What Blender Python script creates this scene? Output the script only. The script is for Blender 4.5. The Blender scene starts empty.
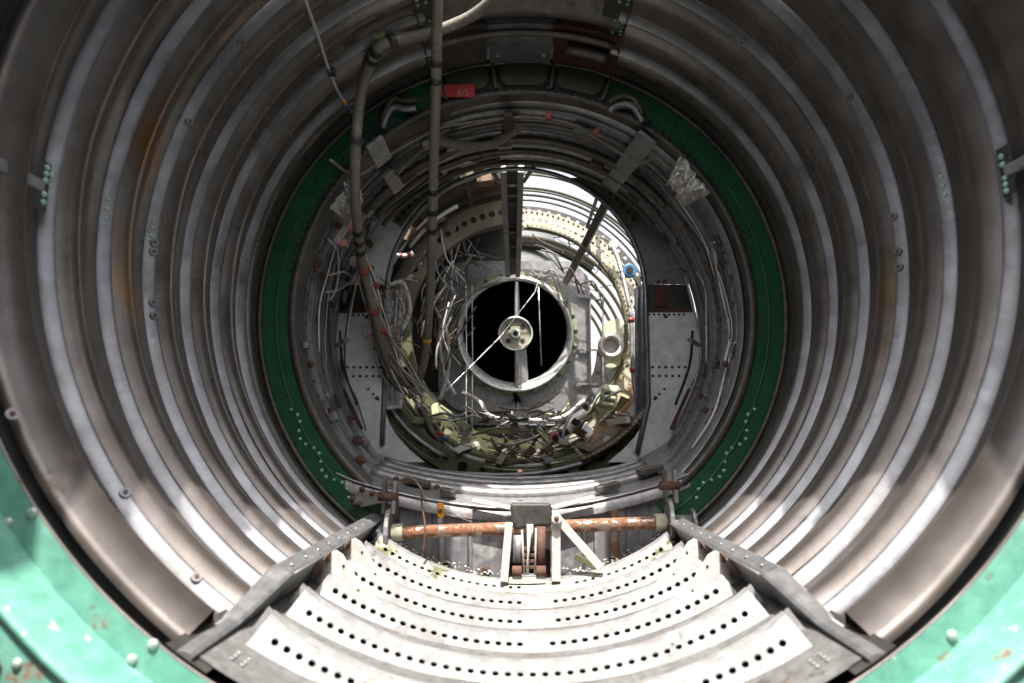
import bpy, bmesh, math, random
from mathutils import Vector, Matrix, noise
random.seed(7)
S = bpy.context.scene
COL = S.collection
sin, cos, rad, pi = math.sin, math.cos, math.radians, math.pi

# ---------------------------------------------------------------- camera, sky, sun, exposure
CAM = Vector((-0.0097, 0.0, -0.2432)); PIT = rad(8.02); YAW = rad(0.42); FPX = 683.0
cd = bpy.data.cameras.new('camera'); cam = bpy.data.objects.new('camera', cd); COL.objects.link(cam)
cam.location = CAM; cam.rotation_euler = (rad(90) + PIT, 0, YAW)
cd.sensor_width = 36; cd.lens = FPX * 36 / 1024; cd.clip_start = 0.01; cd.clip_end = 2000
cd.dof.use_dof = True; cd.dof.focus_distance = 1.35; cd.dof.aperture_fstop = 5.0
S.camera = cam
SUN_EL, SUN_AZ = 66, 1.5          # the sun stands behind the camera, high up, nearly in line with the barrel
w = bpy.data.worlds.new('World'); S.world = w; w.use_nodes = True
nt = w.node_tree; bg = nt.nodes['Background']
sky = nt.nodes.new('ShaderNodeTexSky'); sky.sky_type = 'NISHITA'; sky.sun_disc = False
sky.sun_elevation = rad(SUN_EL); sky.sun_rotation = rad(180 + SUN_AZ); sky.air_density = 1.2; sky.dust_density = 4.0; sky.ozone_density = 0.6
bw = nt.nodes.new('ShaderNodeRGBToBW'); nt.links.new(sky.outputs[0], bw.inputs[0])
hz = nt.nodes.new('ShaderNodeMix'); hz.data_type = 'RGBA'; hz.inputs[0].default_value = 0.75       # thin white cloud over the whole sky
nt.links.new(sky.outputs[0], hz.inputs[6]); nt.links.new(bw.outputs[0], hz.inputs[7])
nt.links.new(hz.outputs[2], bg.inputs[0]); bg.inputs[1].default_value = 0.15
sl = bpy.data.lights.new('sun', 'SUN'); sl.energy = 4.2; sl.angle = rad(0.6); sl.color = (1, 0.96, 0.9)
so = bpy.data.objects.new('sun', sl); COL.objects.link(so)
so.rotation_euler = Vector((sin(rad(SUN_AZ)) * cos(rad(SUN_EL)), cos(rad(SUN_AZ)) * cos(rad(SUN_EL)), -sin(rad(SUN_EL)))).to_track_quat('-Z', 'Y').to_euler()
so.location = (0, -3, 6)
S.view_settings.view_transform = 'Standard'; S.view_settings.look = 'None'
S.view_settings.gamma = 1; S.view_settings.use_curve_mapping = False
S.view_settings.exposure = 1.72

# ---------------------------------------------------------------- helpers: place in space
def ray(px, py):
    v = Vector(((px - 512) / FPX, 1, -(py - 341.5) / FPX))
    v = Matrix.Rotation(PIT, 3, 'X') @ v
    return Matrix.Rotation(YAW, 3, 'Z') @ v
def at(px, py, y):
    v = ray(px, py); return CAM + v * (y / v.y)
def inside(px, py, R):               # where the sight line of a pixel meets a cylinder of radius R
    v = ray(px, py); a = v.x ** 2 + v.z ** 2; b = CAM.x * v.x + CAM.z * v.z; c = CAM.x ** 2 + CAM.z ** 2 - R * R
    return CAM + v * ((-b + math.sqrt(b * b - a * c)) / a)
def cyl(a, r, y, cz=0.0):            # a = degrees from the bottom, + to the right
    return Vector((r * sin(rad(a)), y, cz - r * cos(rad(a))))

# ---------------------------------------------------------------- materials
MATS = {}
def mat(name, c1, c2=None, scale=6, rough=0.5, metal=0.0, rust=None, rust_amt=0.0, rust_scale=14, bump=0.05, bump_scale=90, stretch=None, spots=None, spot_amt=0, rough_var=0.15, dust=None, dust_amt=0):
    m = bpy.data.materials.new(name); m.use_nodes = True; n = m.node_tree.nodes; l = m.node_tree.links
    p = n['Principled BSDF']; p.inputs['Metallic'].default_value = metal
    tc = n.new('ShaderNodeTexCoord'); vec = tc.outputs['Object']
    if stretch:
        mp = n.new('ShaderNodeMapping'); mp.inputs['Scale'].default_value = stretch; l.new(vec, mp.inputs[0]); svec = mp.outputs[0]
    else: svec = vec
    def noi(sc, det=6, v=None, ro=0.6):
        t = n.new('ShaderNodeTexNoise'); t.inputs['Scale'].default_value = sc; t.inputs['Detail'].default_value = det; t.inputs['Roughness'].default_value = ro
        l.new(v or vec, t.inputs['Vector']); return t.outputs['Fac']
    def ramp(f, a, b):
        r = n.new('ShaderNodeMapRange'); r.inputs[1].default_value = a; r.inputs[2].default_value = b; l.new(f, r.inputs[0]); return r.outputs[0]
    def mix(f, a, b):
        x = n.new('ShaderNodeMix'); x.data_type = 'RGBA'; l.new(f, x.inputs[0])
        for i, c in ((6, a), (7, b)):
            if isinstance(c, tuple): x.inputs[i].default_value = (*c, 1)
            else: l.new(c, x.inputs[i])
        return x.outputs[2]
    c2 = c2 or tuple(min(1, k * 1.25) for k in c1)
    col = mix(ramp(noi(scale, 8, svec), 0.3, 0.7), c1, c2)
    col = mix(ramp(noi(scale * 9, 4, svec), 0.35, 0.75), col, tuple(k * 0.72 for k in c1))
    if dust: col = mix(ramp(noi(scale * 2.3, 8), 0.62 - dust_amt, 0.75 - dust_amt), col, dust)
    rl = None
    if rust:
        rf = ramp(noi(rust_scale, 10, None, 0.7), 0.66 - rust_amt, 0.72 - rust_amt)
        rc = mix(ramp(noi(rust_scale * 4), 0.35, 0.65), rust, tuple(k * 0.45 for k in rust))
        col = mix(rf, col, rc)
        mm = n.new('ShaderNodeMath'); mm.operation = 'MULTIPLY'; mm.inputs[1].default_value = metal
        inv = n.new('ShaderNodeMath'); inv.operation = 'SUBTRACT'; inv.inputs[0].default_value = 1; l.new(rf, inv.inputs[1])
        l.new(inv.outputs[0], mm.inputs[0]); l.new(mm.outputs[0], p.inputs['Metallic']); rl = rf
    if spots: col = mix(ramp(noi(rust_scale * 2.2, 3), 0.72 - spot_amt, 0.74 - spot_amt), col, spots)
    l.new(col, p.inputs['Base Color'])
    rr = ramp(noi(scale * 3, 5, svec), 0.3, 0.7); ma = n.new('ShaderNodeMapRange'); l.new(rr, ma.inputs[0])
    ma.inputs[3].default_value = max(0.05, rough - rough_var); ma.inputs[4].default_value = min(1, rough + rough_var)
    if rl:
        mx = n.new('ShaderNodeMath'); mx.operation = 'MAXIMUM'; l.new(ma.outputs[0], mx.inputs[0]); k = n.new('ShaderNodeMath'); k.operation = 'MULTIPLY'; k.inputs[1].default_value = 0.85; l.new(rl, k.inputs[0]); l.new(k.outputs[0], mx.inputs[1]); l.new(mx.outputs[0], p.inputs['Roughness'])
    else: l.new(ma.outputs[0], p.inputs['Roughness'])
    if bump:
        b = n.new('ShaderNodeBump'); b.inputs['Strength'].default_value = bump; b.inputs['Distance'].default_value = 0.004
        l.new(noi(bump_scale, 5, svec), b.inputs['Height']); l.new(b.outputs[0], p.inputs['Normal'])
    MATS[name] = m; return m
def stain(m, c, r, colr):                 # a rust run of its own shape on one spot of a wall
    n = m.node_tree.nodes; l = m.node_tree.links; p = n['Principled BSDF']; old = p.inputs['Base Color'].links[0].from_socket
    tc = n.new('ShaderNodeTexCoord'); mp = n.new('ShaderNodeMapping'); mp.inputs['Scale'].default_value = (1, 1.2, 0.55); l.new(tc.outputs['Object'], mp.inputs[0])
    d = n.new('ShaderNodeVectorMath'); d.operation = 'DISTANCE'; l.new(mp.outputs[0], d.inputs[0]); d.inputs[1].default_value = (c[0], c[1] * 1.2, c[2] * 0.55)
    t = n.new('ShaderNodeTexNoise'); t.inputs['Scale'].default_value = 16; t.inputs['Detail'].default_value = 8; l.new(tc.outputs['Object'], t.inputs['Vector'])
    k = n.new('ShaderNodeMath'); k.operation = 'MULTIPLY_ADD'; l.new(t.outputs['Fac'], k.inputs[0]); k.inputs[1].default_value = -r * 2.2; l.new(d.outputs['Value'], k.inputs[2])
    g = n.new('ShaderNodeMapRange'); l.new(k.outputs[0], g.inputs[0]); g.inputs[1].default_value = -r * 0.2; g.inputs[2].default_value = -r * 0.9; g.inputs[3].default_value = 0; g.inputs[4].default_value = 0.8
    x = n.new('ShaderNodeMix'); x.data_type = 'RGBA'; l.new(g.outputs[0], x.inputs[0]); l.new(old, x.inputs[6]); x.inputs[7].default_value = (*colr, 1); l.new(x.outputs[2], p.inputs['Base Color'])
R_BR = (0.20, 0.07, 0.025)
mat('heat_tinted_metal', (0.158, 0.136, 0.122), (0.215, 0.190, 0.175), 2.2, 0.29, 0.72, rust=(0.17, 0.10, 0.055), rust_amt=0.0, rust_scale=6, bump=0.10, bump_scale=22, dust=(0.125, 0.103, 0.09), dust_amt=0.08, spots=(0.29, 0.275, 0.262), spot_amt=-0.03, rough_var=0.10)
mat('bare_strip_metal', (0.225, 0.222, 0.232), (0.31, 0.307, 0.32), 3, 0.36, 0.68, rust=(0.20, 0.12, 0.06), rust_amt=0.0, rust_scale=10, bump=0.1, bump_scale=50, dust=(0.18, 0.168, 0.16), dust_amt=0.06)
mat('white_floor_paint', (0.205, 0.202, 0.20), (0.285, 0.28, 0.277), 9, 0.45, 0.15, rust=(0.14, 0.128, 0.117), rust_amt=0.06, rust_scale=9, bump=0.14, bump_scale=60, spots=(0.12, 0.09, 0.06), spot_amt=0.0, dust=(0.17, 0.163, 0.157), dust_amt=0.12)
mat('dirty_shaded_floor', (0.10, 0.096, 0.094), (0.18, 0.175, 0.168), 12, 0.55, 0.1, rust=(0.10, 0.085, 0.07), rust_amt=0.08, rust_scale=14, bump=0.2, bump_scale=60, spots=(0.09, 0.065, 0.045), spot_amt=0.02)  # real dirt, with shading of the floor valleys darkened into it
mat('mossy_floor_paint', (0.30, 0.28, 0.24), (0.40, 0.38, 0.34), 12, 0.7, 0.05, rust=(0.15, 0.145, 0.07), rust_amt=0.14, rust_scale=20, bump=0.15, bump_scale=120)
mat('green_primer', (0.003, 0.055, 0.022), (0.008, 0.095, 0.040), 9, 0.45, 0.0, rust=(0.085, 0.13, 0.10), rust_amt=0.04, rust_scale=11, bump=0.06, spots=(0.3, 0.32, 0.3), spot_amt=-0.03)
mat('mint_primer', (0.095, 0.275, 0.21), (0.15, 0.345, 0.275), 6, 0.5, 0.0, rust=(0.28, 0.21, 0.15), rust_amt=0.06, rust_scale=30, bump=0.12, spots=(0.38, 0.37, 0.34), spot_amt=0.04, dust=(0.20, 0.37, 0.31), dust_amt=0.05)
mat('olive_primer', (0.07, 0.07, 0.032), (0.12, 0.115, 0.055), 10, 0.55, 0.0, rust=(0.10, 0.055, 0.025), rust_amt=0.03, bump=0.08)
mat('shaded_olive', (0.022, 0.034, 0.014), (0.038, 0.05, 0.022), 14, 0.55, 0.0, rust=(0.035, 0.022, 0.012), rust_amt=0.05, rust_scale=30, bump=0.1)  # olive darkened to carry the shade at the crown
mat('chromate_yellow', (0.20, 0.205, 0.105), (0.29, 0.29, 0.175), 12, 0.5, 0.0, rust=(0.22, 0.13, 0.06), rust_amt=0.0, rust_scale=18, bump=0.08)
mat('longeron_grey', (0.13, 0.13, 0.133), (0.22, 0.22, 0.223), 9, 0.42, 0.4, rust=R_BR, rust_amt=-0.06, bump=0.08)
mat('pale_beige', (0.40, 0.36, 0.26), (0.50, 0.46, 0.36), 12, 0.5, 0.0, rust=(0.25, 0.14, 0.07), rust_amt=0.0, bump=0.08)
mat('grey_steel', (0.22, 0.22, 0.225), (0.33, 0.33, 0.335), 9, 0.42, 0.5, rust=R_BR, rust_amt=-0.05, bump=0.08)
mat('dark_steel', (0.04, 0.037, 0.034), (0.075, 0.069, 0.063), 12, 0.5, 0.3, rust=(0.10, 0.045, 0.02), rust_amt=0.02, bump=0.1)
mat('dark_frame', (0.06, 0.052, 0.045), (0.12, 0.105, 0.09), 10, 0.5, 0.35, rust=(0.14, 0.07, 0.035), rust_amt=0.03, bump=0.1)
mat('stained_plate', (0.15, 0.15, 0.17), (0.27, 0.25, 0.25), 7, 0.45, 0.35, rust=(0.15, 0.085, 0.06), rust_amt=0.085, rust_scale=11, bump=0.08, stretch=(1.5, 1, 0.5), dust=(0.42, 0.41, 0.38), dust_amt=0.05)
mat('grey_enamel', (0.68, 0.685, 0.69), (0.80, 0.80, 0.80), 6, 0.45, 0.1, rust=R_BR, rust_amt=-0.045, rust_scale=10, bump=0.05)
mat('sill_metal', (0.20, 0.195, 0.20), (0.33, 0.315, 0.305), 9, 0.45, 0.4, rust=(0.21, 0.09, 0.05), rust_amt=0.035, rust_scale=17, bump=0.1)
mat('rusty_tube', (0.27, 0.20, 0.16), (0.34, 0.26, 0.21), 30, 0.36, 0.6, rust=(0.24, 0.10, 0.048), rust_amt=0.20, rust_scale=45, bump=0.2, bump_scale=200, spots=(0.52, 0.46, 0.42), spot_amt=0.0)
mat('rust', (0.075, 0.035, 0.025), (0.13, 0.055, 0.03), 25, 0.85, 0.0, rust=(0.26, 0.10, 0.04), rust_amt=0.02, rust_scale=35, bump=0.3)
mat('white_paint', (0.44, 0.41, 0.38), (0.54, 0.52, 0.49), 14, 0.5, 0.0, rust=(0.42, 0.20, 0.08), rust_amt=-0.02, rust_scale=30, bump=0.06)
mat('hose_jacket', (0.135, 0.12, 0.095), (0.21, 0.19, 0.155), 20, 0.6, 0.0, bump=0.12, bump_scale=150, dust=(0.25, 0.235, 0.20), dust_amt=0.03)
mat('wire_grey', (0.38, 0.36, 0.34), (0.5, 0.48, 0.45), 30, 0.5, 0.1, bump=0)
mat('wire_white', (0.62, 0.6, 0.56), (0.72, 0.7, 0.66), 30, 0.5, 0.0, rust=(0.25, 0.17, 0.1), rust_amt=0.0, rust_scale=25, bump=0)
mat('bright_wire', (0.75, 0.75, 0.75), (0.8, 0.8, 0.8), 30, 0.3, 0.6, bump=0)
mat('red_tape', (0.24, 0.035, 0.03), (0.34, 0.06, 0.05), 20, 0.6, bump=0.1)
mat('red_paint', (0.42, 0.02, 0.02), (0.5, 0.03, 0.03), 30, 0.5, bump=0.02)
mat('placard_letters', (0.55, 0.25, 0.22), (0.6, 0.3, 0.27), 30, 0.6, bump=0)
mat('maroon_paint', (0.04, 0.014, 0.011), (0.065, 0.022, 0.016), 14, 0.6, bump=0.1)  # maroon made darker for the crown's shade
mat('orange_paint', (0.62, 0.26, 0.02), (0.7, 0.33, 0.05), 20, 0.5, bump=0.05)
mat('pink_plastic', (0.5, 0.16, 0.13), (0.6, 0.24, 0.2), 20, 0.5, bump=0.05)
mat('blue_plastic', (0.03, 0.12, 0.24), (0.05, 0.17, 0.30), 20, 0.4, bump=0.02)
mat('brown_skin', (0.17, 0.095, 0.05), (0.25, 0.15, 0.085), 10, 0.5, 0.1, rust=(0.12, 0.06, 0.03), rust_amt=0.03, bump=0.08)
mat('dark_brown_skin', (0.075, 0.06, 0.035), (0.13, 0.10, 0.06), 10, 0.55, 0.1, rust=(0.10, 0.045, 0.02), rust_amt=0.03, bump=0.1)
mat('foil', (0.42, 0.41, 0.40), (0.55, 0.53, 0.51), 14, 0.4, 0.45, bump=0.3, bump_scale=30)
mat('duct_metal', (0.30, 0.30, 0.31), (0.44, 0.44, 0.45), 5, 0.3, 0.6, bump=0.04)
mat('duct_rim', (0.55, 0.55, 0.54), (0.66, 0.66, 0.64), 8, 0.35, 0.4, rust=(0.3, 0.2, 0.1), rust_amt=0.0, bump=0.05)
mat('black_and_shade', (0.010, 0.010, 0.010), (0.016, 0.015, 0.014), 5, 0.75, bump=0.05)  # flat black for bands and caps; painted shade in grooves and gaps
mat('hub_paint', (0.26, 0.24, 0.17), (0.36, 0.335, 0.25), 20, 0.5, bump=0.08)
mat('rivet_green', (0.20, 0.42, 0.34), (0.3, 0.5, 0.42), 20, 0.4, bump=0.02)
mat('bolt_head', (0.28, 0.36, 0.32), (0.38, 0.45, 0.41), 25, 0.4, 0.3, rust=(0.2, 0.1, 0.04), rust_amt=0.0, bump=0.1)
mat('hole_dark', (0.012, 0.011, 0.010), (0.02, 0.018, 0.016), 20, 0.9, bump=0)
mat('outer_skin_paint', (0.10, 0.10, 0.10), (0.14, 0.14, 0.14), 4, 0.6, bump=0.05)
mat('door_blue_grey', (0.17, 0.19, 0.215), (0.25, 0.27, 0.30), 12, 0.4, 0.4, rust=(0.14, 0.08, 0.05), rust_amt=-0.02, bump=0.08)
mat('pale_green_box', (0.40, 0.43, 0.30), (0.52, 0.55, 0.40), 15, 0.5, bump=0.08)

stain(MATS['heat_tinted_metal'], inside(150, 140, .49), .07, (0.20, 0.085, 0.02))
stain(MATS['heat_tinted_metal'], inside(128, 270, .49), .06, (0.26, 0.16, 0.075))
stain(MATS['heat_tinted_metal'], inside(895, 290, .49), .05, (0.19, 0.12, 0.06))
# ---------------------------------------------------------------- helpers: things and parts
def thing(name, label, cat, loc=(0, 0, 0), group=None, kind=None):
    o = bpy.data.objects.new(name, None); COL.objects.link(o); o.location = loc; o.empty_display_size = 0.05
    o['label'] = label; o['category'] = cat
    if group: o['group'] = group
    if kind: o['kind'] = kind
    return o
def setparent(o, par):
    o.parent = par
    if par is not None:
        r = par
        if par.type == 'EMPTY': o.matrix_parent_inverse = Matrix.Translation(-par.location)
        else:
            o.matrix_parent_inverse = Matrix.Translation(-par.location) if par.location.length else Matrix.Identity(4)
class MB:
    def __init__(s): s.v = []; s.f = []; s.sm = []
    def add(s, vs, fs, smooth=False):
        k = len(s.v); s.v += [tuple(q) for q in vs]; s.f += [tuple(i + k for i in q) for q in fs]; s.sm += [smooth] * len(fs); return s
    def grid(s, rows, smooth=True, closed=False):     # rows of points
        n = len(rows[0]); vs = [p for r in rows for p in r]; fs = []
        for i in range(len(rows) - 1):
            for j in range(n if closed else n - 1):
                a, b = i * n + j, i * n + (j + 1) % n
                fs.append((a, b, b + n, a + n))
        return s.add(vs, fs, smooth)
    def box(s, c, dx, dy, dz, rot=None):
        vs = [Vector((x * dx / 2, y * dy / 2, z * dz / 2)) for x in (-1, 1) for y in (-1, 1) for z in (-1, 1)]
        if rot is not None: vs = [rot @ v for v in vs]
        vs = [v + Vector(c) for v in vs]
        return s.add(vs, [(0, 1, 3, 2), (4, 6, 7, 5), (0, 4, 5, 1), (2, 3, 7, 6), (0, 2, 6, 4), (1, 5, 7, 3)])
    def prism(s, pts, vec, smooth=False):           # polygon pts extruded by vec
        n = len(pts); vec = Vector(vec); a = [Vector(p) for p in pts]
        s.add(a + [p + vec for p in a], [tuple(range(n))[::-1], tuple(range(n, 2 * n))] + [(i, (i + 1) % n, n + (i + 1) % n, n + i) for i in range(n)])
        return s
    def tube(s, pts, r, seg=8, caps=True, r2=None):
        pts = [Vector(p) for p in pts]; rows = []; up = None
        for i, p in enumerate(pts):
            t = (pts[min(i + 1, len(pts) - 1)] - pts[max(i - 1, 0)]).normalized()
            if up is None: up = t.orthogonal().normalized()
            up = (up - t * up.dot(t)).normalized(); bi = t.cross(up)
            rr = r if r2 is None else r + (r2 - r) * i / (len(pts) - 1)
            rows.append([p + (up * cos(2 * pi * k / seg) + bi * sin(2 * pi * k / seg)) * rr for k in range(seg)])
        k = len(s.v); s.grid(rows, True, True)
        if caps:
            s.f += [tuple(range(k, k + seg))[::-1], tuple(range(len(s.v) - seg, len(s.v)))]; s.sm += [False, False]
        return s
    def bar(s, a, b, w_, h, up=(0, 1, 0)):           # rectangular bar from a to b
        a, b = Vector(a), Vector(b); t = (b - a).normalized(); u = Vector(up); u = (u - t * u.dot(t)).normalized(); x = t.cross(u)
        c = [x * w_ / 2 + u * h / 2, -x * w_ / 2 + u * h / 2, -x * w_ / 2 - u * h / 2, x * w_ / 2 - u * h / 2]
        return s.add([a + q for q in c] + [b + q for q in c], [(3, 2, 1, 0), (4, 5, 6, 7)] + [(i, (i + 1) % 4, 4 + (i + 1) % 4, 4 + i) for i in range(4)])
    def dome(s, c, nrm, r, h, seg=10):
        nrm = Vector(nrm).normalized(); u = nrm.orthogonal().normalized(); v = nrm.cross(u); c = Vector(c)
        rows = [[c + (u * cos(2 * pi * k / seg) + v * sin(2 * pi * k / seg)) * r * cos(e) + nrm * h * sin(e) for k in range(seg)] for e in (-0.35, 0, 0.5, 1.0, 1.45)]
        k = len(s.v); s.grid(rows, True, True); s.f.append(tuple(range(len(s.v) - seg, len(s.v)))); s.sm.append(True); return s
    def cylin(s, c, axis, r, h, seg=16):
        axis = Vector(axis).normalized(); c = Vector(c); u = axis.orthogonal().normalized(); v = axis.cross(u)
        rows = [[c + axis * q + (u * cos(2 * pi * k / seg) + v * sin(2 * pi * k / seg)) * r for k in range(seg)] for q in (-h / 2, h / 2)]
        k = len(s.v); s.grid(rows, seg > 8, True); s.f += [tuple(range(k, k + seg)), tuple(range(k + seg, k + 2 * seg))[::-1]]; s.sm += [False, False]; return s
    def build(s, name, m, par=None, bevel=0, kind=None, label=None):
        me = bpy.data.meshes.new(name); me.from_pydata(s.v, [], s.f); me.update()
        bm = bmesh.new(); bm.from_mesh(me); bmesh.ops.recalc_face_normals(bm, faces=bm.faces); bm.to_mesh(me); bm.free()
        me.polygons.foreach_set('use_smooth', s.sm)
        o = bpy.data.objects.new(name, me); COL.objects.link(o); me.materials.append(MATS[m])
        if par is not None: setparent(o, par)
        if bevel:
            b = o.modifiers.new('bevel', 'BEVEL'); b.width = bevel; b.segments = 2; b.limit_method = 'ANGLE'; b.angle_limit = rad(40)
        if kind: o['kind'] = kind
        if label: o['label'] = label
        return o
def solo(o, label, cat, group=None, kind=None):
    o['label'] = label; o['category'] = cat
    if group: o['group'] = group
    if kind: o['kind'] = kind
    return o
def copies(name, me, places, par):      # shared mesh pieces
    for M in places:
        o = bpy.data.objects.new(name, me); COL.objects.link(o); setparent(o, par); o.matrix_basis = M
def angs(a0, a1, n): return [a0 + (a1 - a0) * i / n for i in range(n + 1)]
def revolve(prof, a0, a1, n, cz=0.0, wob=0.0, cx=0.0, seed=0):
    rows = []
    for (y, r) in prof:
        row = []
        for a in angs(a0, a1, n):
            rr = r
            if wob: rr += wob * noise.noise(Vector((sin(rad(a)) * 3 + seed * 3.7, y * 14, cos(rad(a)) * 3)))
            p = cyl(a, rr, y, cz); p.x += cx; row.append(p)
        rows.append(row)
    return rows
def spl(P, n=8):        # Catmull-Rom through points
    P = [Vector(p) for p in P]; Q = [P[0] * 2 - P[1]] + P + [P[-1] * 2 - P[-2]]; out = []
    for i in range(1, len(Q) - 2):
        for k in range(n):
            t = k / n; a, b, c, d = Q[i - 1:i + 3]
            out.append(0.5 * ((2 * b) + (c - a) * t + (2 * a - 5 * b + 4 * c - d) * t * t + (3 * b - a - 3 * c + d) * t ** 3))
    return out + [P[-1]]
def ringplate(prof_in, prof_out, y0, y1, a0=-180, a1=180, n=96, cz=0.0):     # flat annular plate between two radii
    mb = MB(); mb.grid(revolve([(y0, prof_in), (y0, prof_out), (y1, prof_out), (y1, prof_in), (y0, prof_in)], a0, a1, n, cz), False)
    return mb

# ================================================================ 1. the corrugated barrel
P0, PITCH, NR = 0.575, 0.0995, 7
def top_end(y):        # where the walls end under the open hatch in the crown
    return 135.5 if y < 0.79 else 158.5
barrel = thing('fuselage_barrel', 'round corrugated brown metal fuselage barrel with ring ribs around the white floor', 'fuselage', (0, 0.9, -0.5))
HP = [(0.0, .0094), (.04, .0135), (.10, .0182), (.18, .0212), (.26, .0214), (.34, .0192), (.42, .0148), (.50, .0098), (.58, .0054), (.68, .0020), (.80, .0004), (1.0, 0.0)]
for i in range(NR):
    g = P0 + PITCH * i
    te = top_end(g)
    for sgn in (-1, 1):
        a0, a1 = sgn * 35, sgn * te
        prof = [(g + .0095 + t * (PITCH - .0150), .5005 - h) for t, h in HP]
        if i == NR - 1: prof = [(y, .5005 - (.5005 - r) * .55) for y, r in prof]
        if i == 0: prof = [(.594, .5060), (.5945, .4990), (.600, .4960)] + [(.604 + t * .066, .5005 - h) for t, h in HP if t > .25]
        MB().grid(revolve(prof, a0, a1, 96, wob=.0022, seed=i + sgn)).build('skin_panel', 'heat_tinted_metal', barrel)
        if i > 0:
            MB().grid(revolve([(g - .0075, .5062), (g + .0005, .5062)], a0, a1, 60)).build('groove_shade', 'black_and_shade', barrel)  # black strip added to paint the groove's shade
            sp = [(g + .010, .5065), (g - .0008, .5055), (g, .5030), (g + .0035, .4980), (g + .0070, .4930), (g + .0095, .4908), (g + .0110, .4912)]
            MB().grid(revolve(sp, a0, a1 + sgn * (2 if te > 150 else 0), 72, wob=.0008, seed=i * 2 + sgn)).build('rib_strip', 'bare_strip_metal', barrel)
# outer skin behind everything, open at the hatch
for y0, y1, te in ((.565, .80, 135.5), (.80, 1.05, 159), (1.05, 1.32, 180)):
    mb = MB(); mb.grid(revolve([(y0, .524), (y1, .524)], -te, te, 110)); mb.grid(revolve([(y0, .530), (y1, .530)], -te, te, 110)); mb.build('outer_skin', 'outer_skin_paint', barrel)
mb = MB(); mb.grid(revolve([(.57, .5075), (1.26, .5075)], -34, 34, 40)); mb.build('hole_shade_sheet', 'black_and_shade', barrel)  # black sheet added below so the floor holes look dark
fs_ = thing('forward_section', 'dark outer skin of the forward fuselage section around the open mouth', 'fuselage', (0, 0, -.64))
for y0, y1, te in ((-.8, .30, 141), (.30, .514, 142)):
    mb = MB(); mb.grid(revolve([(y0, .640), (y1, .640)], -te, te, 90)); mb.grid(revolve([(y0, .646), (y1, .646)], -te, te, 90)); mb.build('skin', 'outer_skin_paint', fs_)
MB().cylin((0, -.81, 0), (0, 1, 0), .646, .02, 60).build('light_blocking_wall', 'outer_skin_paint', fs_)  # unseen wall added behind the camera to darken the crown
# riveted seams at the crown, left and right
for sgn in (-1, 1):
    mb = MB(); mb.grid(revolve([(.83, .5035), (1.262, .5035)], sgn * 158, sgn * 164, 6)); mb.grid(revolve([(.83, .492), (1.262, .492)], sgn * 158.6, sgn * 159, 2)); mb.build('crown_seam', 'dark_steel', barrel)
    rv = MB()
    for i in range(2, NR):
        g = P0 + PITCH * i
        for k in range(5):
            for q in range(2):
                p = cyl(sgn * (159.6 + q * 1.6), .503, g + .028 + k * .012); rv.dome(p, (-p.x, 0, -p.z), .0031, .0028, 8)
    rv.build('rivet_rows', 'rivet_green', barrel, kind='stuff')
# side stringers with green rivets that show beside the near ribs
for sgn, a, yy in ((-1, -91, .66), (1, 93, .67)):
    mb = MB(); mb.bar(cyl(a, .492, .56), cyl(a, .490, yy), .012, .006, cyl(a, 1, 0)); mb.build('stringer_end', 'grey_steel', barrel, bevel=.002)
    mb = MB()
    mb.grid(revolve([(yy - .012, .4885), (yy + .006, .4885)], a - 3, a + 3, 4)); mb.build('splice_plate', 'dark_steel', barrel)
    for k in (-2.4, -1.6, -.8, .9, 1.9):
        mb = MB(); mb.dome(cyl(a + k, .4885, yy), -cyl(a, 1, 0), .0034, .003); mb.build('rivet', 'rivet_green', barrel)
for i, a in ((1, -92), (2, -93), (3, -94), (1, 94), (2, 96)):
    y = P0 + PITCH * i + .0045
    for k in (-1.3, 0, 1.3): MB().dome(cyl(a + k, .4975, y), -cyl(a, 1, .3), .0028, .0022, 8).build('rivet', 'rivet_green', barrel)
# loose screws and holes on the rib strips
holes = MB(); rings = MB()
for (px, py, i) in ((888, 252, 3), (889, 267, 3), (889, 217, 3), (122, 496, 1), (192, 583, 1), (73, 386, 0), (154, 303, 3), (154, 316, 3), (157, 243, 3), (158, 252, 3), (53, 298, 0), (850, 97, 3), (222, 28, 3), (238, 41, 3), (186, 121, 3), (777, 6, 4)):
    y = P0 + PITCH * i + .0090; p = at(px, py, y); a = math.degrees(math.atan2(p.x, -p.z)); q = cyl(a, .4932, y - .003); nn = Vector((-q.x, -.35, -q.z))
    rings.cylin(q, nn, .0052, .0036, 14); holes.cylin(q - q.normalized() * 0 + nn.normalized() * .0011, nn, .0022, .004, 10)
rings.build('screw_cups', 'bare_strip_metal', barrel, kind='stuff'); holes.build('screw_holes', 'rust', barrel, kind='stuff')
# crown: what shows behind the hatch, its shade put into darkened colours
hb = MB(); hb.grid(revolve([(1.050, .529), (1.094, .514), (1.100, .500), (1.112, .494), (1.124, .500), (1.128, .520)], -200, -160, 24)); hb.build('hatch_coaming', 'dark_frame', barrel)
for a0, a1, m, r in ((-201, -187, 'maroon_paint', .497), (-186.5, -172.8, 'longeron_grey', .494), (-172.2, -160, 'dark_frame', .498)):
    mb = MB(); mb.grid([[cyl(a, rr, y) for a in angs(a0, a1, 8)] for y, rr in ((1.135, r + .02), (1.136, r), (1.262, r), (1.263, r + .02))], False); mb.build('ceiling_panel', m, barrel)
mb = MB()
for a, y in ((-185, 1.16), (-185, 1.235), (-174.5, 1.16), (-174.5, 1.235)): p = cyl(a, .494, y); mb.dome(p, -p, .004, .003, 8)
mb.build('panel_screws', 'bolt_head', barrel, kind='stuff')
mb = MB(); mb.tube([cyl(a, .486, 1.19) for a in angs(-199, -190, 8)], .011, 10); mb.build('ceiling_duct', 'dark_frame', barrel)
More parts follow.
